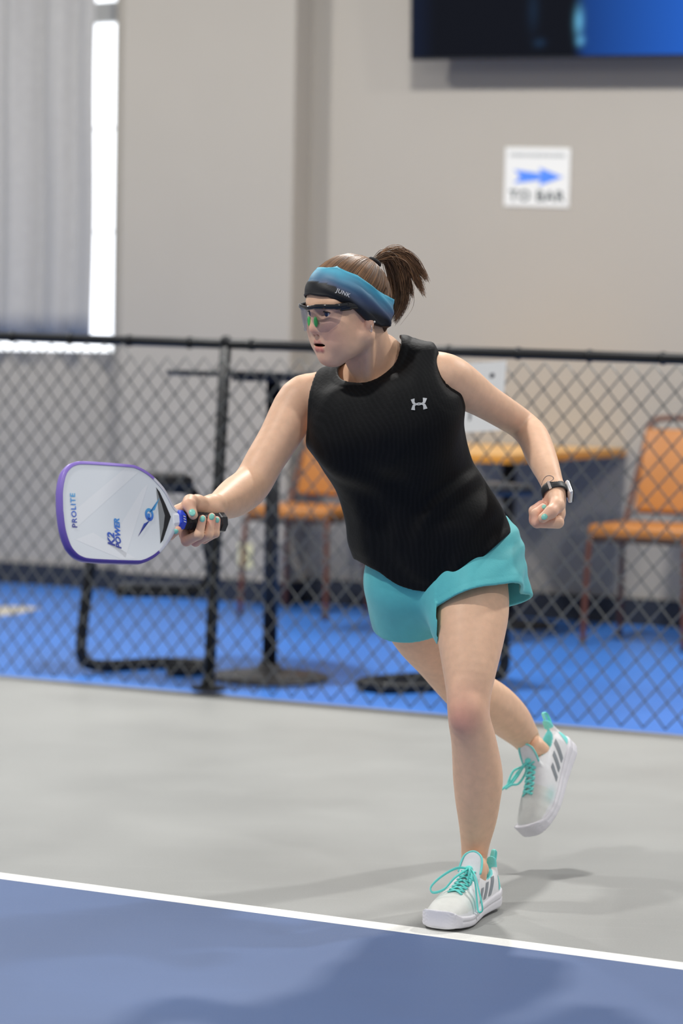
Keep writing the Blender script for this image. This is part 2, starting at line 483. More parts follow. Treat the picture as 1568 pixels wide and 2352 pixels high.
wallbox('board', s_pil1 + 0.012, 9, 0, hb + 0.012, n_right, n_right + 0.012, M_base, bb)
wallbox('board', s_pil0 - 0.012, s_pil1, 0, hb, n_pil, n_pil + 0.012, M_base, bb)
wallbox('board', s_pil1, s_pil1 + 0.012, 0, hb, n_wall + 0.012, n_pil + 0.012, M_base, bb)
wallbox('board', -9, s_pil0, 0, hb, n_wall, n_wall + 0.012, M_base, bb)
# window: daylight behind a nearly closed curtain
win = empty('window_1', W(s_win, n_wall, zw0), 'tall bright window behind the grey curtain', kind='structure')
M_day = mat('daylit_pane', (0.9, 0.95, 1), 0.3, emis=(0.93, 0.96, 1.0), estr=1.7)
M_frame = mat('window_frame_grey', srgb(190, 190, 188), 0.5)
zb = float(on_plane(243, 48, n_wall)[2]); zb2 = float(on_plane(243, 2, n_wall)[2])
wallbox('pane', s_w0, s_win, zw0, zb, n_wall - 0.09, n_wall - 0.08, M_day, win)
wallbox('pane', s_w0, s_win, zb2, HW, n_wall - 0.09, n_wall - 0.08, M_day, win)
wallbox('crossbar', s_w0, s_win, zb, zb2, n_wall - 0.10, n_wall - 0.03, M_frame, win)
for zz in (float(on_plane(243, 292, n_wall)[2]), float(on_plane(243, 530, n_wall)[2])):
    wallbox('glazing_bar', s_w0, s_win, zz - 0.004, zz + 0.004, n_wall - 0.08, n_wall - 0.065, M_frame, win)
# curtain
M_curt = mat('grey_curtain_cloth', srgb(164, 162, 160), 0.9, var=0.04, vscale=30, bump=0.15, bscale=400, sheen=0.2)
zc0 = float(on_plane(120, 772, n_wall + 0.10)[2]); s_c1 = sof(on_plane(226, 400, n_wall + 0.10)); s_c0 = s_c1 - 1.55
cv, cf = [], []
NS, NZ = 150, 24
for j in range(NZ + 1):
    for i in range(NS + 1):
        u = i / NS; s = s_c0 + (s_c1 - s_c0) * u; z = zc0 + (HW - 0.3 - zc0) * j / NZ
        x = (s_c1 - s)
        off = 0.034 * math.sin(x * 2 * math.pi / 0.225 + 0.9 + 0.15 * math.sin(z * 1.3)) + 0.018 * math.sin(x * 2 * math.pi / 0.53 + 0.6) + 0.007 * math.sin(x * 62 + z * 0.7)
        ds = 0.006 * math.sin(z * 4.3) * u
        cv.append(W(s + ds, n_wall + 0.10 + off, z))
for j in range(NZ):
    for i in range(NS):
        a = j * (NS + 1) + i; cf.append((a, a + 1, a + NS + 2, a + NS + 1))
cur = pydata('curtain', cv, cf, M_curt)
sm = cur.modifiers.new('thickness', 'SOLIDIFY'); sm.thickness = 0.004
tag(cur, 'grey pleated curtain hanging over the tall window', 'curtain')

# ------------------------------------------------------------------ television
M_blk = mat('black_plastic', (0.012, 0.012, 0.014), 0.35)
n_tv = n_right + 0.17
pbl = on_plane(941, 138, n_tv)
pbr = on_plane(1568, 131, n_tv)
tvx = nrm(pbr - pbl); tv_w = 1.45; tv_h = 0.82
tvy = nrm(np.cross(np.cross(tvx, Z), tvx) + 0.10 * N); tvz = nrm(np.cross(tvx, tvy))
if tvz @ N < 0: tvz = -tvz
tv = empty('television', pbl, 'large wall television with a dark and blue picture', 'television')
ctr = pbl + tvx * tv_w / 2 + tvy * tv_h / 2
box('housing', ctr - tvz * 0.025, tvx * tv_w / 2, tvy * tv_h / 2, tvz * 0.022, M_blk, tv, 0.004)
def tv_screen():
    m = bpy.data.materials.new('television_picture'); m.use_nodes = True; nt = m.node_tree; b = nt.nodes['Principled BSDF']
    at = nt.nodes.new('ShaderNodeAttribute'); at.attribute_name = 'col'
    b.inputs['Base Color'].default_value = (0.003, 0.003, 0.004, 1); b.inputs['Roughness'].default_value = 0.25; b.inputs['Specular IOR Level'].default_value = 0.08
    nt.links.new(at.outputs['Color'], b.inputs['Emission Color']); b.inputs['Emission Strength'].default_value = 1.0
    return m
nx, ny = 96, 56; bz = 0.012
sv, sf, sc_ = [], [], []
def blob(u, v, u0, v0, ru, rv): return math.exp(-(((u - u0) / ru) ** 2 + ((v - v0) / rv) ** 2))
for j in range(ny + 1):
    for i in range(nx + 1):
        x = bz + (tv_w - 2 * bz) * i / nx; y = bz + (tv_h - 2 * bz) * j / ny
        sv.append(pbl + tvx * x + tvy * y + tvz * 0.0015)
        u = 941 + x / 1.318 * 627                                 # picture column, as laid out on the screen
        k = min(1, max(0, (u - 1318) / 26))
        c = np.array([0.002, 0.003, 0.006]) * (1 - k) + np.array(srgb(30, 84, 172)) * k * (0.45 + 0.75 * min(1, max(0, (u - 1330) / 240)))
        v = y * 475
        c = c + np.array(srgb(110, 190, 225)) * (0.7 * blob(u, v, 1327, 75, 9, 26) + 0.6 * blob(u, v, 1331, 35, 8, 9))
        c = c + np.array(srgb(30, 60, 90)) * (0.5 * blob(u, v, 1240, 32, 12, 8) + 0.25 * blob(u, v, 1225, 100, 12, 40))
        c = c + np.array([0.002, 0.006, 0.02]) * max(0, 1 - (u - 941) / 60)
        sc_.append(c)
for j in range(ny):
    for i in range(nx):
        a = j * (nx + 1) + i; sf.append((a, a + 1, a + nx + 2, a + nx + 1))
scr = pydata('screen', sv, sf, tv_screen(), tv); colour_attr(scr, np.array(sc_)); scr['label'] = 'glowing screen, black at left and blue at right'
box('wall_mount', ctr - tvz * 0.03 - N * 0.08, tvx * 0.22, Z * 0.2, N * 0.07, M_blk, tv)

# ------------------------------------------------------------------ paper signs
M_paper = mat('white_paper', srgb(248, 248, 248), 0.7)
M_arrow = mat('blue_print', srgb(72, 128, 226), 0.6)
M_ink = mat('grey_ink', srgb(74, 80, 82), 0.7)
def sign_local(c, ex, ey, w, h, name, label, thick=0.003, m_sheet=None):
    r = empty(name, c, label, 'sign')
    nz = nrm(np.cross(ex, ey))
    if nz @ N < 0: nz = -nz
    box('sheet', c, ex * w / 2, ey * h / 2, nz * thick / 2, m_sheet or M_paper, r)
    return r, lambda x, y, o=0.0007: c + ex * x * w + ey * y * h + nz * (thick / 2 + o)
c0 = [on_plane(x, y, n_right + 0.003) for x, y in ((1157, 473), (1306, 476), (1311, 341), (1160, 338))]
sg_c = sum(c0) / 4; ex = nrm(c0[1] - c0[0] + c0[2] - c0[3]); ey = nrm(c0[3] - c0[0] + c0[2] - c0[1])
sw = np.linalg.norm(c0[1] - c0[0]); sh = np.linalg.norm(c0[3] - c0[0])
sign, L2 = sign_local(sg_c, ex, ey, sw, sh, 'arrow_sign', 'white square sign with blue arrow and lettering on the wall', m_sheet=mat('white_sign_board', srgb(216, 216, 213), 0.6))
ar = [(-.36, .12), (-.02, .075), (.06, .055), (.03, .165), (.40, .01), (.03, -.145), (.06, -.04), (-.02, -.06), (-.36, -.11), (-.26, 0.0)]
pydata('arrow', [L2(*p) for p in ar], [(0, 1, 9), (1, 2, 7, 8, 9)[0:3], (1, 7, 8, 9), (2, 6, 7), (2, 3, 4, 5, 6)], M_arrow, sign, False)
tvs, tfs = text_geo('TO BAR', 0.066, bold=0.0022, space=1.12)
for lv_, lf_ in islands(tvs, tfs):
    pydata('letter', [sg_c + ex * v[0] * 1.05 + ey * (v[1] - 0.325 * sh) + (L2(0, 0) - sg_c) for v in lv_], lf_, M_ink, sign, False)
# a line of small print across the top, too blurred to read
vs, fs = [], []
random.seed(3)
x = -0.42
while x < 0.42:
    wd = random.uniform(0.018, 0.035); y0, y1 = 0.34, 0.40
    k = len(vs); vs += [L2(x, y0), L2(x + wd, y0), L2(x + wd, y1), L2(x, y1)]; fs.append((k, k + 1, k + 2, k + 3)); x += wd + 0.016
pydata('small_print', vs, fs, mat('pale_ink', srgb(140, 144, 146), 0.7), sign, False)

# ------------------------------------------------------------------ outlet
oc = on_plane(563, 1278, n_pil + 0.004)
ow = empty('wall_outlet', oc, 'cream double socket plate low on the wall', 'outlet')
M_cream = mat('cream_plastic', srgb(228, 222, 178), 0.4)
box('plate', oc, T * 0.036, Z * 0.058, N * 0.004, M_cream, ow, 0.002)
for dz in (-0.022, 0.022): box('socket', oc + Z * dz + N * 0.005, T * 0.016, Z * 0.013, N * 0.003, mat('socket_face', srgb(205, 198, 150), 0.4), ow, 0.002)

# ------------------------------------------------------------------ chain-link fence
M_fblk = mat('black_powder_coat', (0.010, 0.011, 0.013), 0.42, spec=0.3)
M_wire = mat('dark_vinyl_wire', srgb(104, 106, 106), 0.35, spec=0.5)
fence = empty('chain_link_fence', W(sof(G(478, 1584)), n_fence, 0), 'low black chain-link fence with a pipe top rail', 'fence')
def rail_pt(px, py): return on_plane(px, py, n_fence)
ra, rb_ = rail_pt(-60, 771), rail_pt(1640, 827)
tube('top_rail', [ra, rb_], 0.0165, M_fblk, fence, 16)
# couplings where the wire is tied to the rail
for i in range(11):
    c = ra + (rb_ - ra) * (0.06 + 0.088 * i)
    tube('tie', [c - T * 0.006, c + T * 0.006], 0.0205, M_fblk, fence, 12)
pt, pb_ = rail_pt(518, 790), rail_pt(479, 1583)
tube('post', [pb_, pt], 0.0195, M_fblk, fence, 16)
lathe('post_cap', pt, nrm(pt - pb_), [(0.0205, -0.01), (0.0205, 0.012), (0.016, 0.022), (0.006, 0.028), (0.0, 0.029)], M_fblk, fence, 16)
lathe('post_foot', pb_ - N * 0.0, Z, [(0.06, 0.0), (0.06, 0.006), (0.024, 0.010), (0.024, 0.035), (0.0195, 0.036)], M_fblk, fence, 20)
# woven wire: each wire zigzags from rail to floor and hooks its neighbours
pitch, step = 0.0722, 0.0414
sA, sB = sof(rail_pt(-70, 1200)), sof(rail_pt(1640, 1200))
nw = int((sB - sA) / (pitch / 2)) + 2
geos = []
nd = (pt - pb_)[:2] @ T[:2] / (pt - pb_)[2]          # the panel leans sideways with its post
for i in range(nw):
    s0 = sA + i * pitch / 2; path = []
    z = 0.016; j = 0
    while True:
        sg = 1 if (j + i) % 2 == 0 else -1
        s = s0 + sg * pitch / 4 * 1.04
        zt = ra[2] + (rb_[2] - ra[2]) * (s - sof(ra)) / (sof(rb_) - sof(ra)) - 0.012
        if z > zt: break
        path.append(W(s + nd * z, n_fence + 0.022 + (0.0024 if sg > 0 else -0.0024), z)); z += step; j += 1
    # twist every bend into a short hook so that the wires interlock
    pth = []
    for q in range(len(path)):
        p = path[q]
        if 0 < q < len(path) - 1:
            a, b = path[q - 1], path[q + 1]
            pth += [p + (a - p) * 0.10 + N * 0.002, p, p + (b - p) * 0.10 - N * 0.002]
        else: pth.append(p)
    geos.append(tube_geo(pth, 0.0027, 5))
v, f = merge(geos)
me_ = pydata('chain_link_mesh', v, f, M_wire, fence); me_['kind'] = 'stuff'

# sheet of paper tied to the fence
c0 = [on_plane(x, y, n_fence + 0.03) for x, y in ((1022, 996), (1150, 985), (1162, 832), (1034, 838))]
pc = sum(c0) / 4; ex = nrm(c0[1] - c0[0] + c0[2] - c0[3]); ey = nrm(c0[3] - c0[0] + c0[2] - c0[1])
sw = np.linalg.norm(c0[1] - c0[0]); sh = np.linalg.norm(c0[3] - c0[0])
psg, L3 = sign_local(pc, ex, ey, sw, sh, 'paper_notice', 'white paper notice tied to the fence behind the raised elbow', 0.0015)
M_ink2 = mat('dark_ink', srgb(52, 52, 66), 0.7)
q = [(-.09, -.33), (-.055, -.33), (-.055, -.18), (-.09, -.18)]
pydata('printed_stroke', [L3(*p) for p in q], [(0, 1, 2, 3)], M_ink2, psg, False)
q = [(.27 + .045 * math.cos(a), .30 + .035 * math.sin(a)) for a in np.linspace(0, 2 * math.pi, 12)[:-1]]
pydata('printed_dot', [L3(*p) for p in q], [tuple(range(11))], M_ink2, psg, False)

# ------------------------------------------------------------------ bar-height table
M_tblk = mat('black_table_metal', (0.014, 0.015, 0.02), 0.42)
M_base2 = mat('worn_black_base_plate', srgb(72, 70, 70), 0.35, var=0.15, vscale=12)
tb = G(618, 1558)
bar = empty('bar_table', tb, 'tall black pedestal bar table behind the fence post', 'table')
dt = np.linalg.norm((tb - CAM)[:2]); ht = 1.085
lathe('base_plate', tb, Z, [(0.210, 0.0), (0.214, 0.004), (0.210, 0.012), (0.11, 0.022), (0.05, 0.030), (0.034, 0.055), (0.0, 0.056)], M_base2, bar, 48)
tube('pedestal', [tb + Z * 0.03, tb + Z * (ht - 0.03)], 0.026, M_tblk, bar, 20)
box('bracket', tb + Z * (ht - 0.022), T * 0.11, N * 0.11, Z * 0.008, mat('navy_bracket', srgb(22, 30, 58), 0.4), bar, 0.003)
lathe('tabletop', tb + Z * (ht - 0.014), Z, [(0.0, 0), (0.375, 0), (0.381, 0.004), (0.381, 0.016), (0.375, 0.020), (0.0, 0.020)], M_tblk, bar, 64)

# ------------------------------------------------------------------ cantilever bar stools
def stool(name, origin, ux, uy, label, group, end=0.14, far=0.55):
    "cantilever stool of one bent tube: floor loop, front upright, seat, hanging footrest"
    r = empty(name, origin, label, 'stool', group)
    R_ = 0.0205; o = origin
    pts = [o + ux * end - uy * 0.085 + Z * R_, o + ux * (end + 0.08) - uy * 0.08 + Z * R_, o + ux * (far - 0.06) - uy * 0.06 + Z * R_, o + ux * (far - 0.015) - uy * 0.01 + Z * R_, o + ux * far + uy * 0.05 + Z * R_, o + ux * (far - 0.05) + uy * 0.10 + Z * R_,
           o + ux * 0.28 + uy * 0.13 + Z * R_, o + ux * 0.12 + uy * 0.06 + Z * R_, o + ux * 0.045 + uy * 0.01 + Z * (R_ + 0.008), o + ux * 0.008 + Z * 0.05, o + Z * 0.12,
           o + ux * 0.03 + Z * 0.40, o + ux * 0.055 + Z * 0.61, o + ux * 0.075 + Z * 0.65, o + ux * 0.13 + Z * 0.668, o + ux * 0.33 + Z * 0.668,
           o + ux * 0.385 + Z * 0.655, o + ux * 0.412 + Z * 0.60, o + ux * 0.45 + Z * 0.45, o + ux * 0.46 + Z * 0.36, o + ux * 0.435 + Z * 0.31, o + ux * 0.38 + Z * 0.295, o + ux * 0.12 + Z * 0.295]
    tube('frame', catmull(pts, 6), R_, M_fblk, r, 14)
    tube('footrest_highlight', [o + ux * 0.13 + Z * 0.318, o + ux * 0.40 + Z * 0.318], 0.008, mat('grey_highlight', srgb(96, 98, 104), 0.5), r, 8)  # thin grey bar standing in for the highlight along the footrest
    b = box_bm(o + ux * 0.19 + Z * 0.697, ux * 0.19, uy * 0.17, Z * 0.02, 0.014, seg=3)
    bm_obj('seat', b, mat('black_vinyl', (0.015, 0.015, 0.018), 0.4), r, True)
    return r
o1 = G(186, 1546)
ux1 = nrm(G(480, 1546) - o1); uy1 = nrm(np.cross(Z, ux1))
stool('bar_stool', o1, ux1, uy1, 'black tube bar stool partly hidden behind the white paddle', 'bar stools by the fence', 0.30, 0.46)
o2 = G(1156, 1572); ux2 = nrm(G(816, 1592) - o2); uy2 = nrm(np.cross(ux2, Z))
stool('bar_stool', o2, ux2, uy2, 'black tube bar stool whose base shows behind the player legs', 'bar stools by the fence')

# ------------------------------------------------------------------ vinyl stacking chairs
M_brown = mat('brown_enamel_tube', srgb(96, 54, 36), 0.38, var=0.1, vscale=30)
M_vinyl = mat('orange_tan_vinyl', srgb(168, 106, 44), 0.42, var=0.06, vscale=10, bump=0.2, bscale=60)
def cushion(name, c, ex, ey, ez, m, par):
    b = box_bm(c, ex, ey, ez, min(np.linalg.norm(ez), np.linalg.norm(ey)) * 0.7, seg=4)
    return bm_obj(name, b, m, par, True)
def vchair(origin, label):
    "origin: floor point of the left front leg; the chair stands with its back to the wall"
    r = empty('vinyl_chair', origin, label, 'chair', 'orange vinyl chairs along the back wall')
    o = origin; B = -N; w = 0.43; dp = 0.38; rt = 0.0115
    for k in (0, 1):
        x = o + T * w * k; sg = 1 if k == 0 else -1
        tube('leg', catmull([x - B * 0.01, x + T * sg * 0.004 + Z * 0.2, x + T * sg * 0.012 + B * 0.012 + Z * 0.415, x + T * sg * 0.02 + B * 0.05 + Z * 0.435], 6), rt, M_brown, r, 10)
        tube('leg', catmull([x + B * (dp + 0.04), x + B * (dp + 0.02) + T * sg * 0.01 + Z * 0.2, x + B * dp + T * sg * 0.02 + Z * 0.44], 6), rt, M_brown, r, 10)
        tube('seat_rail', [x + T * sg * 0.02 + B * 0.03 + Z * 0.432, x + T * sg * 0.02 + B * (dp) + Z * 0.432], rt, M_brown, r, 10)
    bt = lambda k, f: o + T * (w * k + (0.02 + 0.05 * f) * (1 if k == 0 else -1)) + B * (dp + 0.16 * f) + Z * (0.44 + 0.46 * f)
    arch = [bt(0, 0), bt(0, 0.5), bt(0, 0.9), bt(0, 0.98) + T * 0.015 + Z * 0.01, bt(0, 1.0) + T * 0.06 + Z * 0.02,
            bt(1, 1.0) - T * 0.06 + Z * 0.02, bt(1, 0.98) - T * 0.015 + Z * 0.01, bt(1, 0.9), bt(1, 0.5), bt(1, 0)]
    tube('back_frame', catmull(arch, 6), rt, M_brown, r, 10)
    cushion('seat', o + T * w / 2 + B * (dp / 2 + 0.01) + Z * 0.462, T * (w / 2 - 0.002), B * (dp / 2 + 0.005), Z * 0.03, M_vinyl, r)
    box('seat_pan', o + T * w / 2 + B * (dp / 2 + 0.01) + Z * 0.428, T * (w / 2 - 0.025), B * (dp / 2 - 0.02), Z * 0.008, M_brown, r)
    up = nrm(bt(0, 1) * 0.5 + bt(1, 1) * 0.5 - bt(0, 0) * 0.5 - bt(1, 0) * 0.5)
    mid = (bt(0, 0.56) + bt(1, 0.56)) / 2
    cushion('backrest', mid, T * 0.155, up * 0.185, np.cross(T, up) * 0.022, M_vinyl, r)
    return r
vchair(G(1339, 1480), 'orange vinyl chair with brown legs at the right edge')
vchair(G(553, 1412), 'orange vinyl chair with brown legs beyond the tall table pedestal')

# ------------------------------------------------------------------ wooden table with its end to the wall
M_wood = mat('orange_wood_laminate', srgb(206, 158, 92), 0.4, var=0.06, vscale=4, stretch=(1, 12, 1))
M_edge = mat('orange_wood_edge', srgb(196, 130, 40), 0.45)
cb = on_plane(1438, 1029, n_right + 0.01); zt = float(cb[2]); sR = sof(cb)
wt = empty('wooden_table', W(sR - 0.38, n_right + 0.6, 0), 'orange wooden table standing end-on to the wall', 'table')
ln = 1.32
box('tabletop', W(sR - 0.38, n_right + 0.012 + ln / 2, zt - 0.006), T * 0.377, N * (ln / 2 - 0.003), Z * 0.006, M_wood, wt)
box('edge_band', W(sR - 0.38, n_right + 0.012 + ln / 2, zt - 0.024), T * 0.38, N * ln / 2, Z * 0.0135, M_edge, wt, 0.003)
for kk in (0.28, 0.72):
    pb2 = W(sR - 0.40, n_right + 0.012 + ln * kk, 0)
    lathe('base', pb2, Z, [(0.22, 0), (0.22, 0.012), (0.06, 0.03), (0.03, 0.05), (0.0, 0.05)], M_tblk, wt, 28)
    tube('pedestal', [pb2 + Z * 0.03, pb2 + Z * (zt - 0.036)], 0.03, M_tblk, wt, 16)

# ================================================================== the player
RES = 0.0022
def PR(px, py, d, r): return (P(px, py, d), r * d / FPX)
person = empty('person', G(1062, 2105), 'woman lunging with a paddle in black sleeveless top and teal shorts', 'person')

# ---- frames
def frame(fx, fu):
    F = nrm(fx); U = nrm(np.asarray(fu) - F * np.dot(fu, F)); L = np.cross(U, F); return F, L, U
HYAW, HPIT, HROL = math.radians(58), math.radians(9), math.radians(2)
_F = np.array([-math.sin(HYAW), -math.cos(HYAW), 0]); _L = np.array([math.cos(HYAW), -math.sin(HYAW), 0])
HF = _F * math.cos(HPIT) - Z * math.sin(HPIT); _U = Z * math.cos(HPIT) + _F * math.sin(HPIT)
HL = _L * math.cos(HROL) - _U * math.sin(HROL); HU = _U * math.cos(HROL) + _L * math.sin(HROL)
HAX = np.array([HF, HL, HU]); HO = P(808, 726, 4.86); HS = 0.94
def H(f, l, u): return HO + HS * (f * HF + l * HL + u * HU)
def hl(p): return ((np.asarray(p) - HO) @ HAX.T) / HS          # back into head coordinates

# ---- torso: an axis from hips to neck and sections across it
A0, A1 = P(1012, 1330, 5.03), P(866, 815, 4.93)
TU = nrm(A1 - A0); TYAW = math.radians(30)
TF = np.array([-math.sin(TYAW), -math.cos(TYAW), 0.0]); TF = nrm(TF - TU * (TF @ TU)); TW = np.cross(TU, TF)
if TW[0] < 0: TW = -TW
def tu(p): return (np.asarray(p) - A0) @ TU
def gencyl(nodes, n=2.3):
    "nodes: (centre, half width, front depth, back depth)"
    rows = [[tu(c), *c, a, bf, bb] for c, a, bf, bb in nodes]
    rows.sort(key=lambda r: r[0])
    tb_ = np.array(catmull([np.array(r) for r in rows], 10)); o = np.argsort(tb_[:, 0]); tb_ = tb_[o]
    u0, u1 = rows[0][0], rows[-1][0]
    def fn(p):
        u = (p - A0) @ TU
        I = lambda j: np.interp(u, tb_[:, 0], tb_[:, j])
        q = p - np.stack([I(1), I(2), I(3)], 1)
        w = q @ TW; f = q @ TF; a = I(4); b = np.where(f > 0, I(5), I(6))
        x, y = np.abs(w) / a, np.abs(f) / b
        rho = (x ** n + y ** n) ** (1 / n) + 1e-9
        g = np.sqrt((x ** (n - 1) / a) ** 2 + (y ** (n - 1) / b) ** 2) * rho ** (1 - n)
        d = np.where(rho < 0.3, (rho - 1) * np.minimum(a, b), (rho - 1) / np.maximum(g, 1e-3))
        return smax(smax(d, u - u1, 0.03), u0 - u, 0.01)
    lo = np.min([c - max(a, bf, bb) for c, a, bf, bb in nodes], 0); hi = np.max([c + max(a, bf, bb) for c, a, bf, bb in nodes], 0)
    return fn, lo, hi
def sections(levels, grow=0.0):
    out = []
    for lx, ly, rx, ry, d, asp in levels:
        a, b = P(lx, ly, d), P(rx, ry, d); e = np.linalg.norm(b - a) / 2
        k = math.sqrt(math.cos(TYAW) ** 2 + (asp * math.sin(TYAW)) ** 2)
        out.append(((a + b) / 2, e / k + grow, asp * e / k + grow, asp * e / k + grow))
    return out
LEV = [(706, 905, 1012, 838, 4.94, .60), (712, 945, 1040, 878, 4.945, .64), (704, 1008, 1058, 932, 4.955, .68), (738, 1065, 1060, 985, 4.965, .70), (774, 1130, 1076, 1050, 4.98, .68),
       (796, 1190, 1110, 1106, 4.995, .66), (806, 1255, 1146, 1166, 5.01, .66), (832, 1322, 1172, 1228, 5.025, .66), (868, 1392, 1196, 1300, 5.04, .66)]

# shoe frames
_toe, _heel = G(1008, 2140), G(1127, 2083)
SX1 = nrm(_toe - _heel); SO1 = _toe - SX1 * .262 + Z * .008; SX1 = nrm(SX1 - Z * .026); SZ1 = nrm(Z - SX1 * (Z @ SX1))
SO2 = P(1309, 1714, 5.56); SX2 = nrm(P(1236, 1892, 5.43) - SO2); SZ2 = -RGT * .70 - FWD * .72 + UPV * -.12; SZ2 = nrm(SZ2 - SX2 * (SZ2 @ SX2))
def S1(x, y, z): return SO1 + SX1 * x + np.cross(SZ1, SX1) * y + SZ1 * z
def S2(x, y, z): return SO2 + SX2 * x + np.cross(SZ2, SX2) * y + SZ2 * z

# ---------------------------------------------------------------- skin
B = Field()
# arm with the paddle (her right)
B.limb([PR(735, 905, 5.02, 50), PR(690, 922, 5.015, 54), PR(641, 1005, 4.98, 47.5), PR(608, 1058, 4.955, 45), PR(577, 1112, 4.93, 45), PR(541, 1141, 4.87, 45.5), PR(508, 1160, 4.80, 34), PR(489, 1166, 4.76, 25)])
# swinging arm (her left)
B.limb([PR(975, 852, 4.885, 46), PR(1022, 864, 4.885, 53), PR(1062, 888, 4.91, 50.5), PR(1110, 919, 4.96, 41), PR(1160, 950, 5.01, 37), PR(1198, 976, 5.04, 35), PR(1224, 1004, 5.015, 36), PR(1243, 1050, 4.965, 35), PR(1260, 1090, 4.915, 29), PR(1272, 1124, 4.885, 23.5)])
# standing leg (her left)
B.limb([PR(1078, 1310, 5.02, 84), PR(1082, 1390, 4.97, 87), PR(1081, 1455, 4.93, 79), PR(1078, 1540, 4.885, 62), PR(1076, 1600, 4.865, 51), PR(1077, 1650, 4.862, 48.5), PR(1088, 1705, 4.885, 52), PR(1097, 1780, 4.92, 57.5), PR(1097, 1830, 4.94, 53), PR(1096, 1882, 4.965, 44.5), PR(1091, 1940, 4.99, 33), PR(1088, 1985, 5.005, 29), (S1(.076, -.002, .088), .0225), (S1(.076, -.002, .055), .019), (S1(.11, 0, .040), .018), (S1(.15, 0, .034), .018)])
# lifted leg (her right)
B.limb([PR(940, 1365, 5.09, 76), PR(962, 1440, 5.14, 71), PR(1012, 1509, 5.21, 61.5), PR(1047, 1557, 5.25, 56), PR(1074, 1590, 5.28, 52), PR(1100, 1600, 5.31, 53), PR(1136, 1622, 5.37, 52), PR(1172, 1654, 5.43, 47), PR(1200, 1686, 5.48, 36), PR(1219, 1711, 5.51, 29), (S2(.074, 0, .088), .0225), (S2(.074, 0, .055), .019), (S2(.11, 0, .04), .017)])
# torso, pelvis and shoulders
LEVS = [(l + 22, a, r - 22, b, d, s) for l, a, r, b, d, s in LEV[:6]] + [(l + 45, a, r - 45, b, d, s * .85) for l, a, r, b, d, s in LEV[6:8]]
fn, lo, hi = gencyl(sections(LEVS, 0.0)); B.add(fn, lo, hi, 0.025)
B.cone(P(985, 1345, 5.08), P(1065, 1325, 5.04), 0.072, 0.072, 0.02)
B.cone(P(742, 912, 5.01), P(870, 890, 4.96), 0.036, 0.046, 0.025); B.cone(P(870, 890, 4.96), P(985, 860, 4.90), 0.046, 0.036, 0.025)
# neck
B.cone(H(-0.015, 0, -0.02), P(866, 868, 4.95), 0.050, 0.048, 0.02)
B.cone(P(880, 805, 4.96), P(945, 855, 4.92), 0.034, 0.026, 0.03)            # trapezius, her left
B.cone(P(845, 840, 4.98), P(760, 895, 5.01), 0.030, 0.028, 0.03)
B.cone(H(0.0, 0.056, -0.040), P(846, 880, 4.895), 0.0115, 0.009, 0.016)   # neck cord, her left
B.cone(H(0.0, -0.056, -0.040), P(836, 876, 4.905), 0.011, 0.009, 0.016)
B.cone(P(856, 892, 4.90), P(880, 884, 4.925), 0.008, 0.007, 0.02)            # collar bone
# knee cap, ankle bones
B.ell(P(1069, 1642, 4.828), (0.030, 0.020, 0.036), k=0.022)
B.ell(P(1056, 1604, 4.842), (0.016, 0.014, 0.03), k=0.022)
B.ell(P(1112, 2000, 4.985), (0.009, 0.009, 0.012), k=0.012)
B.ell(P(1240, 1716, 5.50), (0.009, 0.009, 0.012), k=0.012)
# hands
PB = P(509, 1200, 4.742); PT = P(137, 1180, 4.50)
PA = nrm(PT - PB); PBv = UPV * math.cos(math.radians(14)) + FWD * math.sin(math.radians(14)); PBv = nrm(PBv - PA * (PBv @ PA)); PC = np.cross(PA, PBv)
if PC @ FWD > 0: PC = -PC
def K(a, b, c): return PB + PA * a + PBv * b + PC * c
def fingers(tips):
    for ch in tips: B.chain([(p, r) for p, r in ch], 0.0035)
wr = P(489, 1166, 4.76)
mcps = [K(.098, .014, -.034), K(.075, .012, -.038), K(.053, .010, -.036), K(.034, .008, -.032)]
for i, m_ in enumerate(mcps): B.cone(wr, m_, 0.019, 0.0125, 0.014)
RH = [[(mcps[0], .0115), (K(.116, -.016, -.031), .0098), (K(.118, -.028, -.012), .0090), (K(.113, -.021, .007), .0078)],
      [(mcps[1], .0115), (K(.074, -.036, -.020), .0100), (K(.070, -.030, .016), .0092), (K(.0635, .000, .0225), .0078)],
      [(mcps[2], .0110), (K(.052, -.036, -.020), .0098), (K(.048, -.029, .017), .0090), (K(.0415, .005, .0235), .0076)],
      [(mcps[3], .0100), (K(.032, -.031, -.018), .0088), (K(.030, -.026, .016), .0080), (K(.0275, .000, .0215), .0068)]]
fingers(RH)
B.chain([(wr, .019), (K(.048, .036, -.012), .0165), (K(.074, .037, .002), .0130), (K(.088, .028, .016), .0112), (K(.0875, .006, .0255), .0092)], 0.008)
B.cone(K(.048, .036, -.012), K(.085, .024, -.022), 0.014, 0.012, 0.012)
LHw = P(1272, 1124, 4.885)
B.cone(LHw, P(1273, 1178, 4.872), 0.0200, 0.0225, 0.012); B.cone(P(1273, 1150, 4.885), P(1262, 1188, 4.90), 0.020, 0.019, 0.012)
LH = []
for i, (dx, dy, dd, s) in enumerate([(0, 0, 0, 1.0), (-4, -4, .020, 1.02), (-5, -7, .039, .98), (-3, -9, .055, .86)]):
    LH.append([(P(1281 + dx * .3, 1200 + dy, 4.85 + dd), .0125 * s), (P(1232 + dx, 1200 + dy, 4.833 + dd), .0108 * s), (P(1230 + dx, 1180 + dy, 4.835 + dd), .0098 * s), (P(1247 + dx, 1166 + dy, 4.842 + dd), .0088 * s)])
fingers(LH)
LT = [(P(1276, 1142, 4.862), .0165), (P(1279, 1161, 4.838), .0140), (P(1265, 1176, 4.818), .0122), (P(1246, 1190, 4.812), .0098)]
B.chain(LT, 0.006)

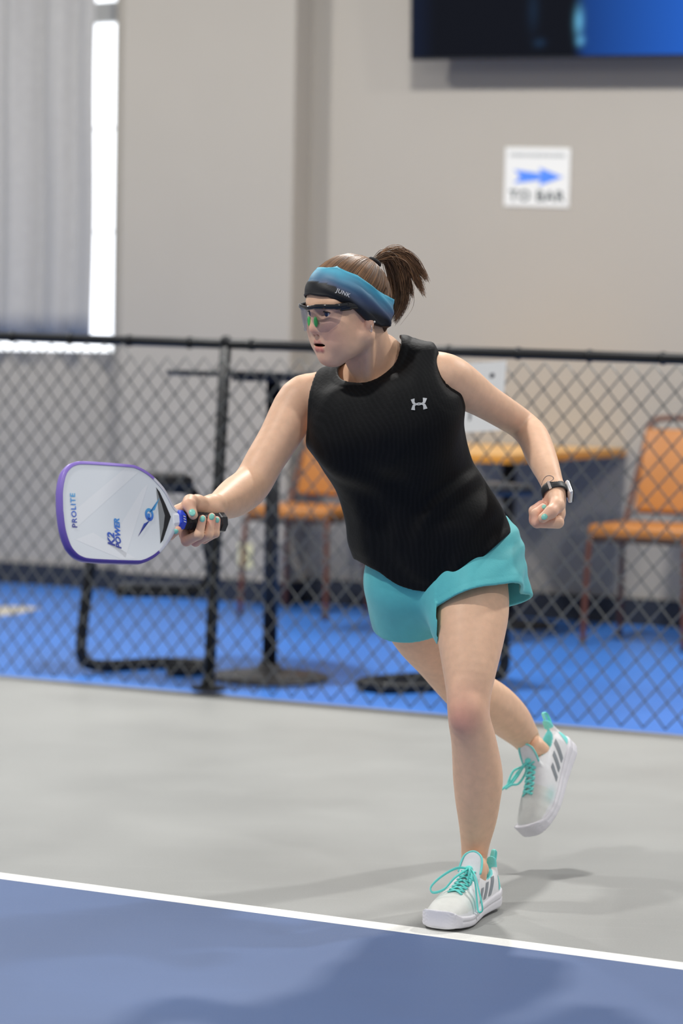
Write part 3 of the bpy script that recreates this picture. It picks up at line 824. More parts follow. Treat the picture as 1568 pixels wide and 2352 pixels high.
# head
def hcone(a, b, ra, rb, k=0.01, op='u', **kw): B.cone(H(*a), H(*b), ra * HS, rb * HS, k, op, **kw)
def hell(c, r, k=0.01, op='u'): B.ell(H(*c), np.array(r) * HS, HAX, k, op)
hell((.003, 0, .037), (.0855, .0705, .0865), .01)
hell((.036, 0, .050), (.054, .058, .054), .02)
hell((.040, 0, -.018), (.052, .055, .062), .02)
hell((.036, 0, -.051), (.046, .049, .033), .02)
hell((.054, 0, -.047), (.029, .029, .027), .02)
hell((.063, 0, -.079), (.0200, .0200, .0150), .018)
for s in (-1, 1):
    hcone((.012, s * .053, -.036), (.058, s * .017, -.078), .015, .0145, .025)
    hell((.060, s * .036, -.016), (.028, .024, .025), .022)
    hell((.050, s * .034, -.046), (.029, .023, .027), .022)
    hell((.0985, s * .031, .016), (.014, .019, .012), .014, 's')
    hcone((.085, s * .012, .037), (.068, s * .048, .039), .011, .010, .014)
    hell((.0720, s * .031, .016), (.0138, .0142, .0138), .004)
    hell((.0860, s * .031, .0155), (.0075, .0128, .0046), .003, 's')
    hell((.000, s * .0695, -.003), (.012, .006, .017), .006)
    hell((.003, s * .0700, -.018), (.0085, .0055, .009), .006)
hcone((.086, 0, .030), (.093, 0, -.008), .0088, .0100, .012)
hell((.0935, 0, -.0150), (.0128, .0128, .0110), .007)
for s in (-1, 1):
    hell((.0830, s * .0140, -.0180), (.0130, .0100, .0100), .008)
    hell((.0890, s * .0075, -.0270), (.0055, .0034, .0030), .003, 's')
lips = Field()
MF, MU = -.0115, .0065
for seg in [((.0850, -.029, -.0560), (.0980, -.008, -.0485), .0036, .0050), ((.0980, -.008, -.0485), (.0980, .008, -.0485), .0050, .0050), ((.0980, .008, -.0485), (.0850, .029, -.0560), .0050, .0036),
            ((.0855, -.026, -.0600), (.0955, -.010, -.0645), .0044, .0064), ((.0955, -.010, -.0645), (.0955, .010, -.0645), .0064, .0064), ((.0955, .010, -.0645), (.0855, .026, -.0600), .0064, .0044)]:
    sa = (seg[0][0] + MF, seg[0][1], seg[0][2] + MU); sb = (seg[1][0] + MF, seg[1][1], seg[1][2] + MU)
    hcone(sa, sb, seg[2], seg[3], .004); lips.cone(H(*sa), H(*sb), seg[2] * HS, seg[3] * HS, .002)
hell((.098 + MF, 0, -.0565 + MU), (.019, .0225, .0034), .001, 's')

bv, bq = surface(B, RES); bv = relax(bv, bq, 1, 0.4)
far_ = (np.linalg.norm(bv - HO, axis=1) > 0.17) & (np.linalg.norm(bv - K(.07, 0, 0), axis=1) > 0.12) & (np.linalg.norm(bv - P(1262, 1170, 4.86), axis=1) > 0.08)
bv = relax(bv, bq, 10, 0.6, far_)
# natural colouring: rosier knees, elbows, knuckles, cheeks; lips
base = np.array(srgb(238, 194, 162)); rosy = np.array(srgb(212, 134, 128)); lipc = np.array(srgb(204, 112, 108))
def near_w(c, r): return np.exp(-((np.linalg.norm(bv - c, axis=1) / r) ** 2))
w_ = 0.62 * near_w(P(1062, 1652, 4.825), 0.034) + 0.2 * near_w(P(1066, 1600, 4.83), 0.035) + 0.30 * near_w(H(.080, .04, -.025), 0.032)
w_ += 0.35 * near_w(H(.100, 0, -.015), 0.014) + 0.25 * near_w(H(.078, 0, -.088), 0.02) + 0.3 * near_w(H(.012, .077, -.01), .025)
for ch in RH + LH: w_ += 0.34 * near_w(ch[1][0], 0.02) + 0.38 * near_w(ch[3][0], 0.016)
w_ += 0.3 * near_w(LT[2][0], 0.02) + 0.3 * near_w(K(.088, .026, .016), 0.018)
w_ = np.clip(w_, 0, .75)[:, None]
cols = base * (1 - w_) + rosy * w_
lw = np.clip(1.3 - lips(bv) / 0.0022, 0, 1) * 0.8; lw[np.abs(hl(bv)[:, 1]) > .03] = 0
cols = cols * (1 - lw[:, None]) + lipc * lw[:, None]
mo = hl(bv); mouth = (mo[:, 0] > .060) & (mo[:, 0] < .0860) & (np.abs(mo[:, 1]) < .0215) & (np.abs(mo[:, 2] + .0500) < .0032)
cols[mouth] = np.array(srgb(70, 26, 24))
M_skin = mat('skin', base, 0.48, attr='col', var=0.05, vscale=60, bump=0.12, bscale=500, sss=0.12, spec=0.35)
body = quads('body', bv, bq, M_skin, person); colour_attr(body, cols)

# eyes
M_white = mat('eye_white', srgb(232, 228, 224), 0.15); M_iris = mat('grey_blue_iris', srgb(44, 54, 78), 0.1)
def ball(name, c, r, m, par, ax=None, seg=20):
    bm = bmesh.new(); bmesh.ops.create_uvsphere(bm, u_segments=seg, v_segments=seg // 2, radius=1.0)
    A = np.eye(3) if ax is None else np.asarray(ax); R_ = np.ones(3) * r
    for v in bm.verts: v.co = V3(np.asarray(c) + (np.array(v.co) * R_) @ A)
    return bm_obj(name, bm, m, par, True)
for s in (-1, 1):
    e = ball('eye', H(.0720, s * .031, .016), .0127 * HS, M_white, person)
    ball('iris', H(.0805, s * .0315, .016), (.0052 * HS, .0070 * HS, .0070 * HS), M_iris, e, HAX)
    lt_ = [H(.0720 + .0142 * math.cos(a) * .98, s * (.031 + .0142 * math.sin(a)), .0160 + .0052 * math.cos(a * 1.1)) for a in np.linspace(-1.05, 1.05, 9)]
    tube('eyelashes', lt_, [.0005, .0009, .0012, .0013, .0013, .0013, .0012, .0010, .0006], mat('dark_lash', srgb(40, 30, 28), .7), e, 6)
# eyebrows
M_brow = mat('brown_brow', srgb(104, 74, 56), 0.8)
for s in (-1, 1):
    pts = march(B, np.array([H(.14, s * l, u) for l, u in ((.010, .030), (.024, .035), (.040, .035), (.050, .030))]), -HF, 40, .12)
    tube('eyebrow', catmull(list(pts), 6), [.0012] + [.0026] * 16 + [.0018] * 2, M_brow, person, 6, flat=HF, squash=0.35)

# nails
M_nail = mat('mint_nail_polish', srgb(140, 214, 196), 0.12, coat=0.6)
def nail(tip, prev, size, tocam=None):
    d = nrm(tip - prev); n = tocam if tocam is not None else nrm(CAM - tip)
    n = nrm(n - d * (n @ d)); s_ = np.cross(d, n)
    p = march(B, (tip + n * 0.03 - d * size * 0.15)[None], -n, 30, .06)[0]
    ball('nail', p - n * 0.0006, (size * 0.9, size * 0.72, 0.0022), M_nail, person, [d, s_, n], 14)
for ch, sz in zip(RH, (.0070, .0075, .0075, .0066)): nail(ch[3][0], ch[2][0], sz)
nail(K(.0875, .006, .0255), K(.088, .028, .016), .0092)
nail(LT[3][0], LT[2][0], .0082); nail(LH[0][3][0], LH[0][2][0], .0062)

# ================================================================== what she wears
# ---------------------------------------------------------------- sleeveless top
S = Field()
fn, lo, hi = gencyl(sections(LEV)); S.add(fn, lo, hi, 0.01)
S.cone(P(918, 834, 4.93), P(982, 840, 4.895), 0.050, 0.048, 0.035); S.cone(P(805, 892, 4.985), P(735, 900, 5.01), 0.050, 0.047, 0.035)
S.cone(P(918, 836, 4.93), P(805, 892, 4.985), 0.050, 0.050, 0.03)
S.cone(P(745, 940, 4.985), P(985, 890, 4.90), 0.062, 0.062, 0.04)
S.ell(P(812, 1000, 4.905), (0.075, 0.050, 0.085), k=0.06); S.ell(P(950, 975, 4.855), (0.075, 0.050, 0.085), k=0.06)     # bust
def loc(p): q = np.asarray(p) - A0; return q @ TW, q @ TU, q @ TF
def circ(pts, d):
    "circle through three picture points at distance d, in the (across, along) plane of the torso"
    q = [np.array(loc(P(x, y, d))[:2]) for x, y in pts]
    (x1, y1), (x2, y2), (x3, y3) = q
    D = 2 * (x1 * (y2 - y3) + x2 * (y3 - y1) + x3 * (y1 - y2))
    ux = ((x1 ** 2 + y1 ** 2) * (y2 - y3) + (x2 ** 2 + y2 ** 2) * (y3 - y1) + (x3 ** 2 + y3 ** 2) * (y1 - y2)) / D
    uy = ((x1 ** 2 + y1 ** 2) * (x3 - x2) + (x2 ** 2 + y2 ** 2) * (x1 - x3) + (x3 ** 2 + y3 ** 2) * (x2 - x1)) / D
    return ux, uy, math.hypot(x1 - ux, y1 - uy)
cL = circ(((984, 782), (1026, 882), (1080, 944)), 4.84)
cR = circ(((711, 846), (728, 915), (703, 1010)), 4.96)
hem_pts = [(760, 1335), (800, 1332), (838, 1334), (868, 1348), (900, 1360), (950, 1367), (1000, 1360), (1040, 1334), (1100, 1288), (1168, 1228), (1230, 1170)]
hq = np.array([loc(P(x, y, 4.93))[:2] for x, y in hem_pts]); hq = np.array(catmull(list(hq), 8)); hq = hq[np.argsort(hq[:, 0])]
nk = P(858, 830, 4.93); nkd = nrm(TU * 0.80 + TF * 0.60)
def shirt_cut(p, d):
    w, u, f = loc(p)
    # folds: soft drape running from the bust to the hip and across the waist
    m1 = np.clip((0.36 - u) / 0.2, 0, 1) * np.clip((f + 0.05) / 0.08, 0, 1)
    wob = np.sin(u * 23 + w * 14) + 0.6 * np.sin(u * 41 - w * 27 + 1.3)
    d = d + 0.0046 * m1 * np.sin((u * 0.80 - w * 0.75) * 82 + 1.6 * wob) * np.clip((w + 0.02) / 0.09, 0.10, 1)
    d = d + 0.0026 * m1 * np.sin((u * 0.45 + w * 1.0) * 70 + 2.2 * np.sin(u * 22)) * np.clip((0.10 - w) / 0.12, 0.2, 1)
    m2 = np.clip((u - 0.30) / 0.1, 0, 1) * np.clip((f + 0.02) / 0.05, 0, 1)
    d = d + 0.0008 * m2 * np.sin((w * 0.9 + u * 0.35) * 95 + 1.4 * wob)
    dL = cL[2] - np.hypot(w - cL[0], u - cL[1]); dR = cR[2] - np.hypot(w - cR[0], u - cR[1])        # positive inside the armholes
    bk = np.clip(-f / 0.06, 0, 1) * 0.04; dL = dL + bk; dR = dR + bk
    q = p - nk; t = q @ nkd; r = np.sqrt(np.maximum((q * q).sum(1) - t * t, 0)); dn = 0.0735 - r; dn = np.where(t < -0.065, -0.1, dn)
    hb_ = np.interp(w, hq[:, 0], hq[:, 1]) - u                                                        # positive below the hem
    # stitched bands along the openings
    band = lambda x, wd: np.clip(1 - np.abs(x + wd) / 0.0018, 0, 1)
    d = d - 0.0016 * np.clip((dn + 0.017) / 0.003, 0, 1) + 0.0014 * band(dn, 0.019) + 0.0008 * (band(dL, 0.012) + band(dR, 0.012)) + 0.0009 * band(hb_, 0.018)
    d = np.maximum(d, -(d + 0.0090))
    for c in (dL, dR, dn, hb_): d = smax(d, c, 0.0015)
    return d
Souter = Field(); Souter.pr = list(S.pr)
S.add(shirt_cut, lo, hi, 0, 'f')
M_shirt = mat('black_wave_print_jersey', srgb(17, 18, 21), 0.64, bump=0.25, bscale=160, spec=0.19)
def wave_print(m):
    nt = m.node_tree; b = nt.nodes['Principled BSDF']; co = nt.nodes.new('ShaderNodeTexCoord')
    mp = nt.nodes.new('ShaderNodeMapping'); mp.inputs['Rotation'].default_value = (0, 0.25, -0.5)
    w = nt.nodes.new('ShaderNodeTexWave'); w.wave_type = 'BANDS'; w.bands_direction = 'X'
    w.inputs['Scale'].default_value = 42; w.inputs['Distortion'].default_value = 8; w.inputs['Detail'].default_value = 2; w.inputs['Detail Scale'].default_value = 0.35
    nt.links.new(co.outputs['Object'], mp.inputs['Vector']); nt.links.new(mp.outputs[0], w.inputs['Vector'])
    r = nt.nodes.new('ShaderNodeValToRGB'); r.color_ramp.elements[0].position = .45; r.color_ramp.elements[0].color = (*srgb(8, 9, 11), 1); r.color_ramp.elements[1].position = .7; r.color_ramp.elements[1].color = (*srgb(14, 15, 17), 1)
    nt.links.new(w.outputs['Fac'], r.inputs[0]); nt.links.new(r.outputs[0], b.inputs['Base Color'])
wave_print(M_shirt)
v, q = surface(S, 0.0024, slack=2.0, pre=1.3); shirt = quads('sleeveless_top', relax(v, q, 8, .5), q, M_shirt, person)
shirt['label'] = 'black sleeveless jersey top with a faint wave print'
# chest emblem
def decal(name, polys, c, ex, ey, nd, field, m, par, lift=0.0008, sub=2):
    "flat print laid on a surface: each polygon in the plane (ex, ey) is cut fine and dropped along -nd"
    bm = bmesh.new()
    for vs_, fs_ in polys:
        vv = [bm.verts.new((x, y, 0)) for x, y in vs_]
        for f_ in fs_:
            try: bm.faces.new([vv[i] for i in f_])
            except ValueError: pass
    if sub:
        bmesh.ops.triangulate(bm, faces=bm.faces)
        bmesh.ops.subdivide_edges(bm, edges=bm.edges, cuts=sub, use_grid_fill=True)
    bm.verts.ensure_lookup_table()
    xy = np.array([v_.co[:2] for v_ in bm.verts])
    p = march(field, c + np.outer(xy[:, 0], ex) + np.outer(xy[:, 1], ey) + nd * 0.06, -nd, 60, 0.2) + nd * lift
    for v_, co in zip(bm.verts, p): v_.co = V3(co)
    me = bpy.data.meshes.new(name); bm.to_mesh(me); bm.free()
    return link(name, me, m, par)
lc = P(963, 928, 4.80); lex = nrm(RGT * 0.985 + UPV * 0.10 - FWD * 0.40); ley = nrm(UPV - lex * (UPV @ lex)); lnd = -nrm(np.cross(lex, ley))
if lnd @ FWD > 0: lnd = -lnd
def arc(cx, cy, rx, ry, a0, a1, n): return [(cx + rx * math.cos(a), cy + ry * math.sin(a)) for a in np.linspace(a0, a1, n)]
E = 0.0150
top = arc(0, -.62, .80, .88, math.radians(172), math.radians(8), 13); inn = arc(0, -.62, .46, .60, math.radians(8), math.radians(172), 13)
def strip(a, b): n_ = len(a); return (a + b, [(i, i + 1, 2 * n_ - 2 - i, 2 * n_ - 1 - i) for i in range(n_ - 1)])
inn_ = [(-.50, .98), (-.50, .34), (-.30, .05), (0, -.06), (.30, .05), (.50, .34), (.50, .98)]
out_ = [(-.98, .84), (-.76, .10), (-.42, -.13), (0, -.24), (.42, -.13), (.76, .10), (.98, .84)]
fU = [(i, i + 1, 8 + i, 7 + i) for i in range(6)]
U1 = ([(x * E, y * .80 * E) for x, y in inn_ + out_], fU); U2 = ([(x * E, -y * .80 * E) for x, y in inn_ + out_], [f[::-1] for f in fU])
decal('chest_emblem', [U1, U2], lc, lex, ley, lnd, Souter, mat('silver_print', srgb(196, 198, 200), 0.35, metal=0.2), shirt, 0.0022, 1)

# ---------------------------------------------------------------- shorts
D = Field()
D.cone(P(958, 1305, 5.06), P(1092, 1268, 5.015), 0.100, 0.096, 0.03); D.cone(P(945, 1350, 5.07), P(1080, 1330, 5.01), 0.092, 0.094, 0.03)
D.chain([(P(938, 1335, 5.08), .084), (P(948, 1410, 5.115), .083), (P(962, 1500, 5.16), .082)], 0.03)
D.chain([(P(1086, 1285, 5.01), .094), (P(1088, 1340, 4.985), .094), (P(1096, 1420, 4.95), .099)], 0.03)
D.cone(P(1140, 1260, 5.03), P(1196, 1372, 5.03), 0.030, 0.026, 0.035)
ax1 = nrm(P(962, 1500, 5.16) - P(938, 1335, 5.08)); hp1 = P(940, 1474, 5.05)
h2a, h2b = P(995, 1390, 4.90), P(1172, 1352, 4.93); hx = nrm(h2b - h2a); ax2 = nrm(np.cross(np.cross(hx, nrm(P(1096, 1420, 4.95) - P(1086, 1285, 5.01))), hx)); ax2 = nrm(ax2 + 0.10 * FWD)
if ax2[2] > 0: ax2 = -ax2
wst = P(1010, 1225, 5.02)
mid_n = RGT * 1.0 + UPV * 0.05; midp = P(1000, 1390, 4.95)
def shorts_cut(p, d):
    s_ = (p - midp) @ nrm(mid_n)
    d1 = (p - hp1) @ ax1; d2 = (p - h2a) @ ax2
    px_ = (p - P(1090, 1330, 4.97)); an = np.arctan2(px_ @ FWD, px_ @ RGT)
    near2 = np.clip(1 + d2 / 0.08, 0, 1); near1 = np.clip(1 + d1 / 0.08, 0, 1)
    d = d + np.where(s_ > 0, 0.0045 * near2 * np.sin(an * 5 + 0.8), 0.002 * near1 * np.sin(an * 6))
    q = p - P(1180, 1260, 4.98)
    d = d + 0.0022 * np.sin((q @ UPV * 0.9 - q @ RGT * 0.6) * 150) * np.exp(-((q * q).sum(1)) / 0.006)
    g = lambda x: np.clip(1 - np.abs(x + 0.014) / 0.0014, 0, 1)
    dh = np.where(s_ > 0, d2, d1)
    d = d + 0.0008 * g(dh)
    d = np.maximum(d, -(d + 0.0075))
    return smax(smax(d, dh, 0.0012), (p - wst) @ TU, 0.001)
D.add(shorts_cut, lo, hi, 0, 'f')
M_short = mat('teal_woven_polyester', srgb(92, 196, 202), 0.62, var=0.03, vscale=60, bump=0.12, bscale=300, sheen=0.15)
v, q = surface(D, 0.0024, slack=3.5, pre=1.0); shorts = quads('shorts', relax(v, q, 3, .5), q, M_short, person)
shorts['label'] = 'short teal running shorts with flared split hems'

# ---------------------------------------------------------------- headband, hair
HC = Field()
HC.ell(H(.000, 0, .039), np.array((.0905, .0755, .0925)) * HS, HAX)
HC.ell(H(.035, 0, .050), np.array((.0570, .061, .058)) * HS, HAX, .02)
HC.ell(H(-.028, 0, -.005), np.array((.050, .058, .052)) * HS, HAX, .03)
def up_edge(t): return np.interp(abs(t), [0, 40, 80, 110, 140, 180], [.112, .112, .090, .056, .032, .020])
def lo_edge(t): return np.interp(abs(t), [0, 30, 60, 90, 120, 150, 180], [.058, .052, .028, -.013, -.026, -.032, -.034])
NT, NV = 180, 22
hv, hcst, hf = [], [], []
pts, dirs = [], []
for i in range(NT):
    t = -180 + 360 * i / NT
    for j in range(NV + 1):
        vv = j / NV; u = lo_edge(t) + (up_edge(t) - lo_edge(t)) * vv
        dr = np.array([math.cos(math.radians(t)), math.sin(math.radians(t)), 0])
        o_ = np.array([.006, 0, u]); st = o_ + dr * .16
        pts.append(H(*st)); dirs.append(-(dr[0] * HF + dr[1] * HL))
pp = march(HC, np.array(pts), np.array(dirs), 50, .2)
teal, slate, blk = np.array(srgb(78, 176, 206)), np.array(srgb(82, 100, 134)), np.array(srgb(18, 18, 22))
k_ = 0
for i in range(NT):
    t = -180 + 360 * i / NT
    for j in range(NV + 1):
        vv = j / NV; n_ = -dirs[k_]
        front = np.clip((62 - t) / 16, 0, 1) * np.clip((t + 110) / 20, 0, 1)
        edge = 0.52 - 0.20 * np.clip((t - 10) / 60, 0, 1)
        off = 0.0028 + 0.0040 * math.exp(-((abs(t) - 88) / 14) ** 2) * (1 - vv) + 0.0014 * (front if vv < edge else 0) + 0.0019 * math.sin(vv * 15 + t * 0.075 + 1.5 * math.sin(t * .05)) * np.clip((t - 10) / 40, 0.2, 1)
        off += 0.0010 * (vv < 0.07 or vv > 0.93)
        off = max(off, 0.0024)
        if abs(vv - 0.5) > 0.49: off -= 0.003
        hv.append(pp[k_] + n_ * off)
        w2 = vv + 0.05 * math.sin(t * 0.09 + vv * 5)
        c = np.array([np.interp(w2, [0, .22, .45, .72, .92, 1], [a, a * .6 + b * .4 if False else a, b * .75 + a * .25, b * .6 + e * .4, e, e * .85]) for a, b, e in zip(blk, slate, teal)])
        if front > 0.02 and vv < edge: c = c * (1 - front) + blk * front
        hcst.append(c); k_ += 1
for i in range(NT):
    for j in range(NV):
        a, b = i * (NV + 1) + j, ((i + 1) % NT) * (NV + 1) + j
        hf.append((a, b, b + 1, a + 1))
M_band = mat('stretch_headband', (0.1, 0.2, 0.3), 0.55, attr='col', bump=0.1, bscale=300)
hband = pydata('headband', hv, hf, M_band, person); colour_attr(hband, np.array(hcst)); hband['label'] = 'wide stretch headband fading from teal to black'
sm = hband.modifiers.new('thickness', 'SOLIDIFY'); sm.thickness = 0.0015; sm.offset = -1
tvs, tfs = text_geo('JUNK', 0.013, bold=0.0001, space=1.1)
tc = P(788, 673, 4.78); tex = nrm(P(808, 681, 4.77) - P(768, 664, 4.79)); tnd = nrm(CAM - tc); tey = np.cross(tnd, tex)
HB2 = Field(); HB2.pr = list(HC.pr)
for lv_, lf_ in islands(tvs, tfs):
    decal('letter', [([v_[:2] for v_ in lv_], lf_)], tc, tex, tey, tnd, HB2, mat('white_print', srgb(225, 225, 228), 0.5), hband, 0.0068, 0)

M_hair = mat('brown_hair', srgb(98, 72, 52), 0.45, var=0.35, vscale=40, spec=0.4)
M_hair2 = mat('light_brown_hair', srgb(138, 102, 72), 0.5, var=0.3, vscale=40, spec=0.4)
hairf = Field(); hairf.pr = list(HC.pr)
def hair_cut(p, d):
    q = hl(p)
    t = np.degrees(np.arctan2(q[:, 1], q[:, 0] + .005))
    lim = np.interp(np.abs(t), [0, 40, 80, 110, 140, 180], [.100, .092, .060, .010, -.040, -.050])
    return smax(d + 0.0005 * np.sin(t * 2.4), (lim - q[:, 2]) * HS, 0.002)
hairf.add(hair_cut, lo, hi, 0, 'f')
v, q = surface(hairf, 0.0025, slack=3.5); hair = quads('hair', v, q, M_hair, person); hair['label'] = 'brown hair drawn back over the crown'
TIE = P(860, 602, 4.885)
random.seed(11); rng_ = np.random.default_rng(5)
geo1, geo2 = [], []
def strands(paths, rad, sides=4):
    "many thin tubes at once: paths (n, m, 3), rad (n, m)"
    n, m, _ = paths.shape; t = np.gradient(paths, axis=1); t /= np.linalg.norm(t, axis=2, keepdims=True) + 1e-12
    ref = np.where(np.abs(t[..., 2:3]) < .8, np.array([0, 0, 1.0]), np.array([1.0, 0, 0]))
    n1 = np.cross(t, ref); n1 /= np.linalg.norm(n1, axis=2, keepdims=True) + 1e-12; n2 = np.cross(t, n1)
    an = np.arange(sides) * 2 * math.pi / sides
    v = paths[:, :, None] + rad[:, :, None, None] * (np.cos(an)[:, None] * n1[:, :, None] + np.sin(an)[:, None] * n2[:, :, None])
    i, j, k = np.meshgrid(np.arange(n), np.arange(m - 1), np.arange(sides), indexing='ij'); k2 = (k + 1) % sides
    ix = lambda i, j, k: ((i * m + j) * sides + k).ravel()
    return v.reshape(-1, 3), np.stack([ix(i, j, k), ix(i, j, k2), ix(i, j + 1, k2), ix(i, j + 1, k)], 1)
packs = {0: [], 1: []}
# combed strands over the crown
ctr = H(.003, 0, .03); NSt, NK = 1100, 9
tt = rng_.uniform(-120, 175, NSt); uu = np.where(np.abs(tt) < 120, np.array([up_edge(t) for t in tt]) + .004, rng_.uniform(.025, .06, NSt))
st = HO + HS * (np.outer(.006 + .1 * np.cos(np.radians(tt)), HF) + np.outer(.1 * np.sin(np.radians(tt)), HL) + np.outer(uu, HU))
f_ = np.linspace(0, 1, NK)[None, :, None]; pth = st[:, None] * (1 - f_) + TIE * f_
dd = (pth - ctr).reshape(-1, 3); dd /= np.linalg.norm(dd, axis=1)[:, None]
pj = (march(HC, ctr + dd * .2, -dd, 36, .2) + dd * np.repeat(rng_.uniform(-.0003, .0008, NSt), NK)[:, None]).reshape(NSt, NK, 3)
rr = np.tile(np.array([.0004, .0006, .0007, .0007, .0007, .0007, .0007, .0007, .0006]), (NSt, 1)); pick = rng_.random(NSt) < .6
packs[0].append(strands(pj[pick], rr[pick])); packs[1].append(strands(pj[~pick], rr[~pick]))
# ponytail: tufts sweeping up, back and down
guides = [([(862, 598, 4.89), (888, 588, 4.91), (910, 604, 4.92), (922, 645, 4.93), (924, 690, 4.93), (906, 740, 4.92)], 700, .0066),
          ([(862, 598, 4.89), (885, 594, 4.92), (900, 620, 4.94), (907, 665, 4.95), (904, 705, 4.94), (888, 745, 4.92)], 360, .0050),
          ([(862, 598, 4.89), (892, 578, 4.91), (925, 580, 4.92), (950, 600, 4.93), (968, 625, 4.94), (982, 648, 4.94)], 200, .0042),
          ([(862, 598, 4.89), (895, 582, 4.91), (925, 592, 4.92), (945, 618, 4.93), (960, 648, 4.94), (976, 682, 4.94)], 200, .0042),
          ([(862, 598, 4.89), (892, 585, 4.91), (918, 600, 4.92), (932, 632, 4.93), (942, 662, 4.94), (948, 684, 4.94)], 120, .0030)]
CM = np.array(catmull([np.eye(6)[i] for i in range(6)], 6))                 # spline weights of the six guide points
for gpts, cnt_, spread in guides:
    g0 = np.array([P(*g) for g in gpts])
    j = rng_.normal(0, spread, (cnt_, 1, 3)) * np.array([0.25, 0.7, 1, 1, 0.9, 0.5])[None, :, None]
    g = g0 + j + rng_.normal(0, .0010, (cnt_, 6, 3))
    full = np.einsum('pk,nkc->npc', CM, g); M_ = full.shape[1]; e = rng_.uniform(.70, 1.0, cnt_) ** .7
    q_ = np.linspace(0, 1, 20)[None] * e[:, None] * (M_ - 1); i0 = np.clip(q_.astype(int), 0, M_ - 2); fr_ = (q_ - i0)[..., None]; ar_ = np.arange(cnt_)[:, None]
    pt_ = full[ar_, i0] * (1 - fr_) + full[ar_, i0 + 1] * fr_
    rad = np.tile(.00064 * (1 - .8 * np.linspace(0, 1, 20) ** 2), (cnt_, 1)); pick = rng_.random(cnt_) < (.75 if cnt_ > 300 else .35)  # outer wisps get more pale strands, painting the lit top of the ponytail
    packs[0].append(strands(pt_[pick], rad[pick])); packs[1].append(strands(pt_[~pick], rad[~pick]))
for kx, m_ in ((0, M_hair), (1, M_hair2)):
    o = 0; V_, Q_ = [], []
    for v_, q_ in packs[kx]: V_.append(v_); Q_.append(q_ + o); o += len(v_)
    quads('hair_strands', np.concatenate(V_), np.concatenate(Q_), m_, hair)['kind'] = 'stuff'
tube('hair_tie', catmull([TIE + .011 * (math.cos(a) * HL + math.sin(a) * nrm(HU + HF)) for a in np.linspace(0, 2 * math.pi, 9)[:-1]], 4, True), .0042, mat('black_elastic', (.01, .01, .012), .7), person, 8, closed=True)

# ---------------------------------------------------------------- glasses
M_gfr = mat('glossy_black_frame', (0.008, 0.008, 0.010), 0.12, spec=0.6)
def lens_mat():
    m = bpy.data.materials.new('clear_lens'); m.use_nodes = True; nt = m.node_tree; nt.nodes.clear()
    o_ = nt.nodes.new('ShaderNodeOutputMaterial'); mx = nt.nodes.new('ShaderNodeMixShader'); tr = nt.nodes.new('ShaderNodeBsdfTransparent'); gl = nt.nodes.new('ShaderNodeBsdfGlossy')
    tr.inputs[0].default_value = (0.86, 0.87, 0.92, 1); gl.inputs['Roughness'].default_value = 0.04
    lw_ = nt.nodes.new('ShaderNodeLayerWeight'); lw_.inputs[0].default_value = 0.12
    mu = nt.nodes.new('ShaderNodeMath'); mu.operation = 'MULTIPLY'; mu.inputs[1].default_value = 0.5; nt.links.new(lw_.outputs['Fresnel'], mu.inputs[0])
    nt.links.new(mu.outputs[0], mx.inputs[0]); nt.links.new(tr.outputs[0], mx.inputs[1]); nt.links.new(gl.outputs[0], mx.inputs[2]); nt.links.new(mx.outputs[0], o_.inputs[0])
    return m
gls = empty('glasses', H(.1, 0, .03)); gls.parent = person; gls.matrix_parent_inverse = person.matrix_world.inverted(); gls['label'] = 'half-frame clear sports glasses with black brow bar'
fr = [(.052, .072, .030), (.074, .068, .031), (.093, .054, .033), (.104, .032, .034), (.108, .010, .032), (.1085, 0, .031), (.108, -.010, .032), (.104, -.032, .034), (.093, -.054, .033), (.074, -.068, .031), (.052, -.072, .030)]
tube('brow_bar', catmull([H(*p) for p in fr], 6), [.0062] * 8 + [.0050] * 12 + [.0042] * 21 + [.0050] * 12 + [.0062] * 8, M_gfr, gls, 10, flat=HF, squash=0.55)
ML = lens_mat()
for s in (-1, 1):
    lv, lf = [], []; prof = [(.1085, .006), (.1065, .020), (.102, .036), (.094, .052), (.080, .065), (.066, .070)]
    pr_ = catmull([np.array(p) for p in prof], 5); n_ = len(pr_)
    for i, (f0, l0) in enumerate(pr_):
        x = i / (n_ - 1); dep = np.interp(x, [0, .10, .3, .55, .85, 1], [.012, .030, .052, .052, .034, .010])
        for j in range(8):
            y = j / 7; lv.append(H(f0 - .004 * y * y * (dep / .046), s * l0, .032 - dep * y))
    for i in range(n_ - 1):
        for j in range(7): lf.append((i * 8 + j, (i + 1) * 8 + j, (i + 1) * 8 + j + 1, i * 8 + j + 1))
    ln_ = pydata('lens', lv, lf, ML, gls); sm = ln_.modifiers.new('thickness', 'SOLIDIFY'); sm.thickness = 0.0018
    tp = [(.070, s * .069, .029), (.050, s * .0725, .029), (.030, s * .0735, .027), (.008, s * .072, .022), (-.015, s * .069, .012)]
    tube('temple', catmull([H(*p) for p in tp], 6), [.0082] * 8 + [.0065] * 10 + [.004] * 7, M_gfr, gls, 10, flat=HL, squash=0.38)
    ball('nose_pad', H(.0985, s * .0130, .001), (.004, .0045, .0105), mat('green_nose_pad', srgb(92, 220, 112), 0.35), gls, HAX, 12)
# ear studs
ball('ear_stud', H(-.006, .0765, -.011), .0022, mat('pearl', srgb(238, 232, 222), 0.15), person, None, 12)
tube('ear_hoop', catmull([H(.004 + .0 * math.cos(a), .0762 + .0035 * math.cos(a), -.024 + .0075 * math.sin(a)) for a in np.linspace(0, 2 * math.pi, 9)[:-1]], 4, True), .0008, mat('silver', (.8, .8, .8), .2, 1.0), person, 6, closed=True)

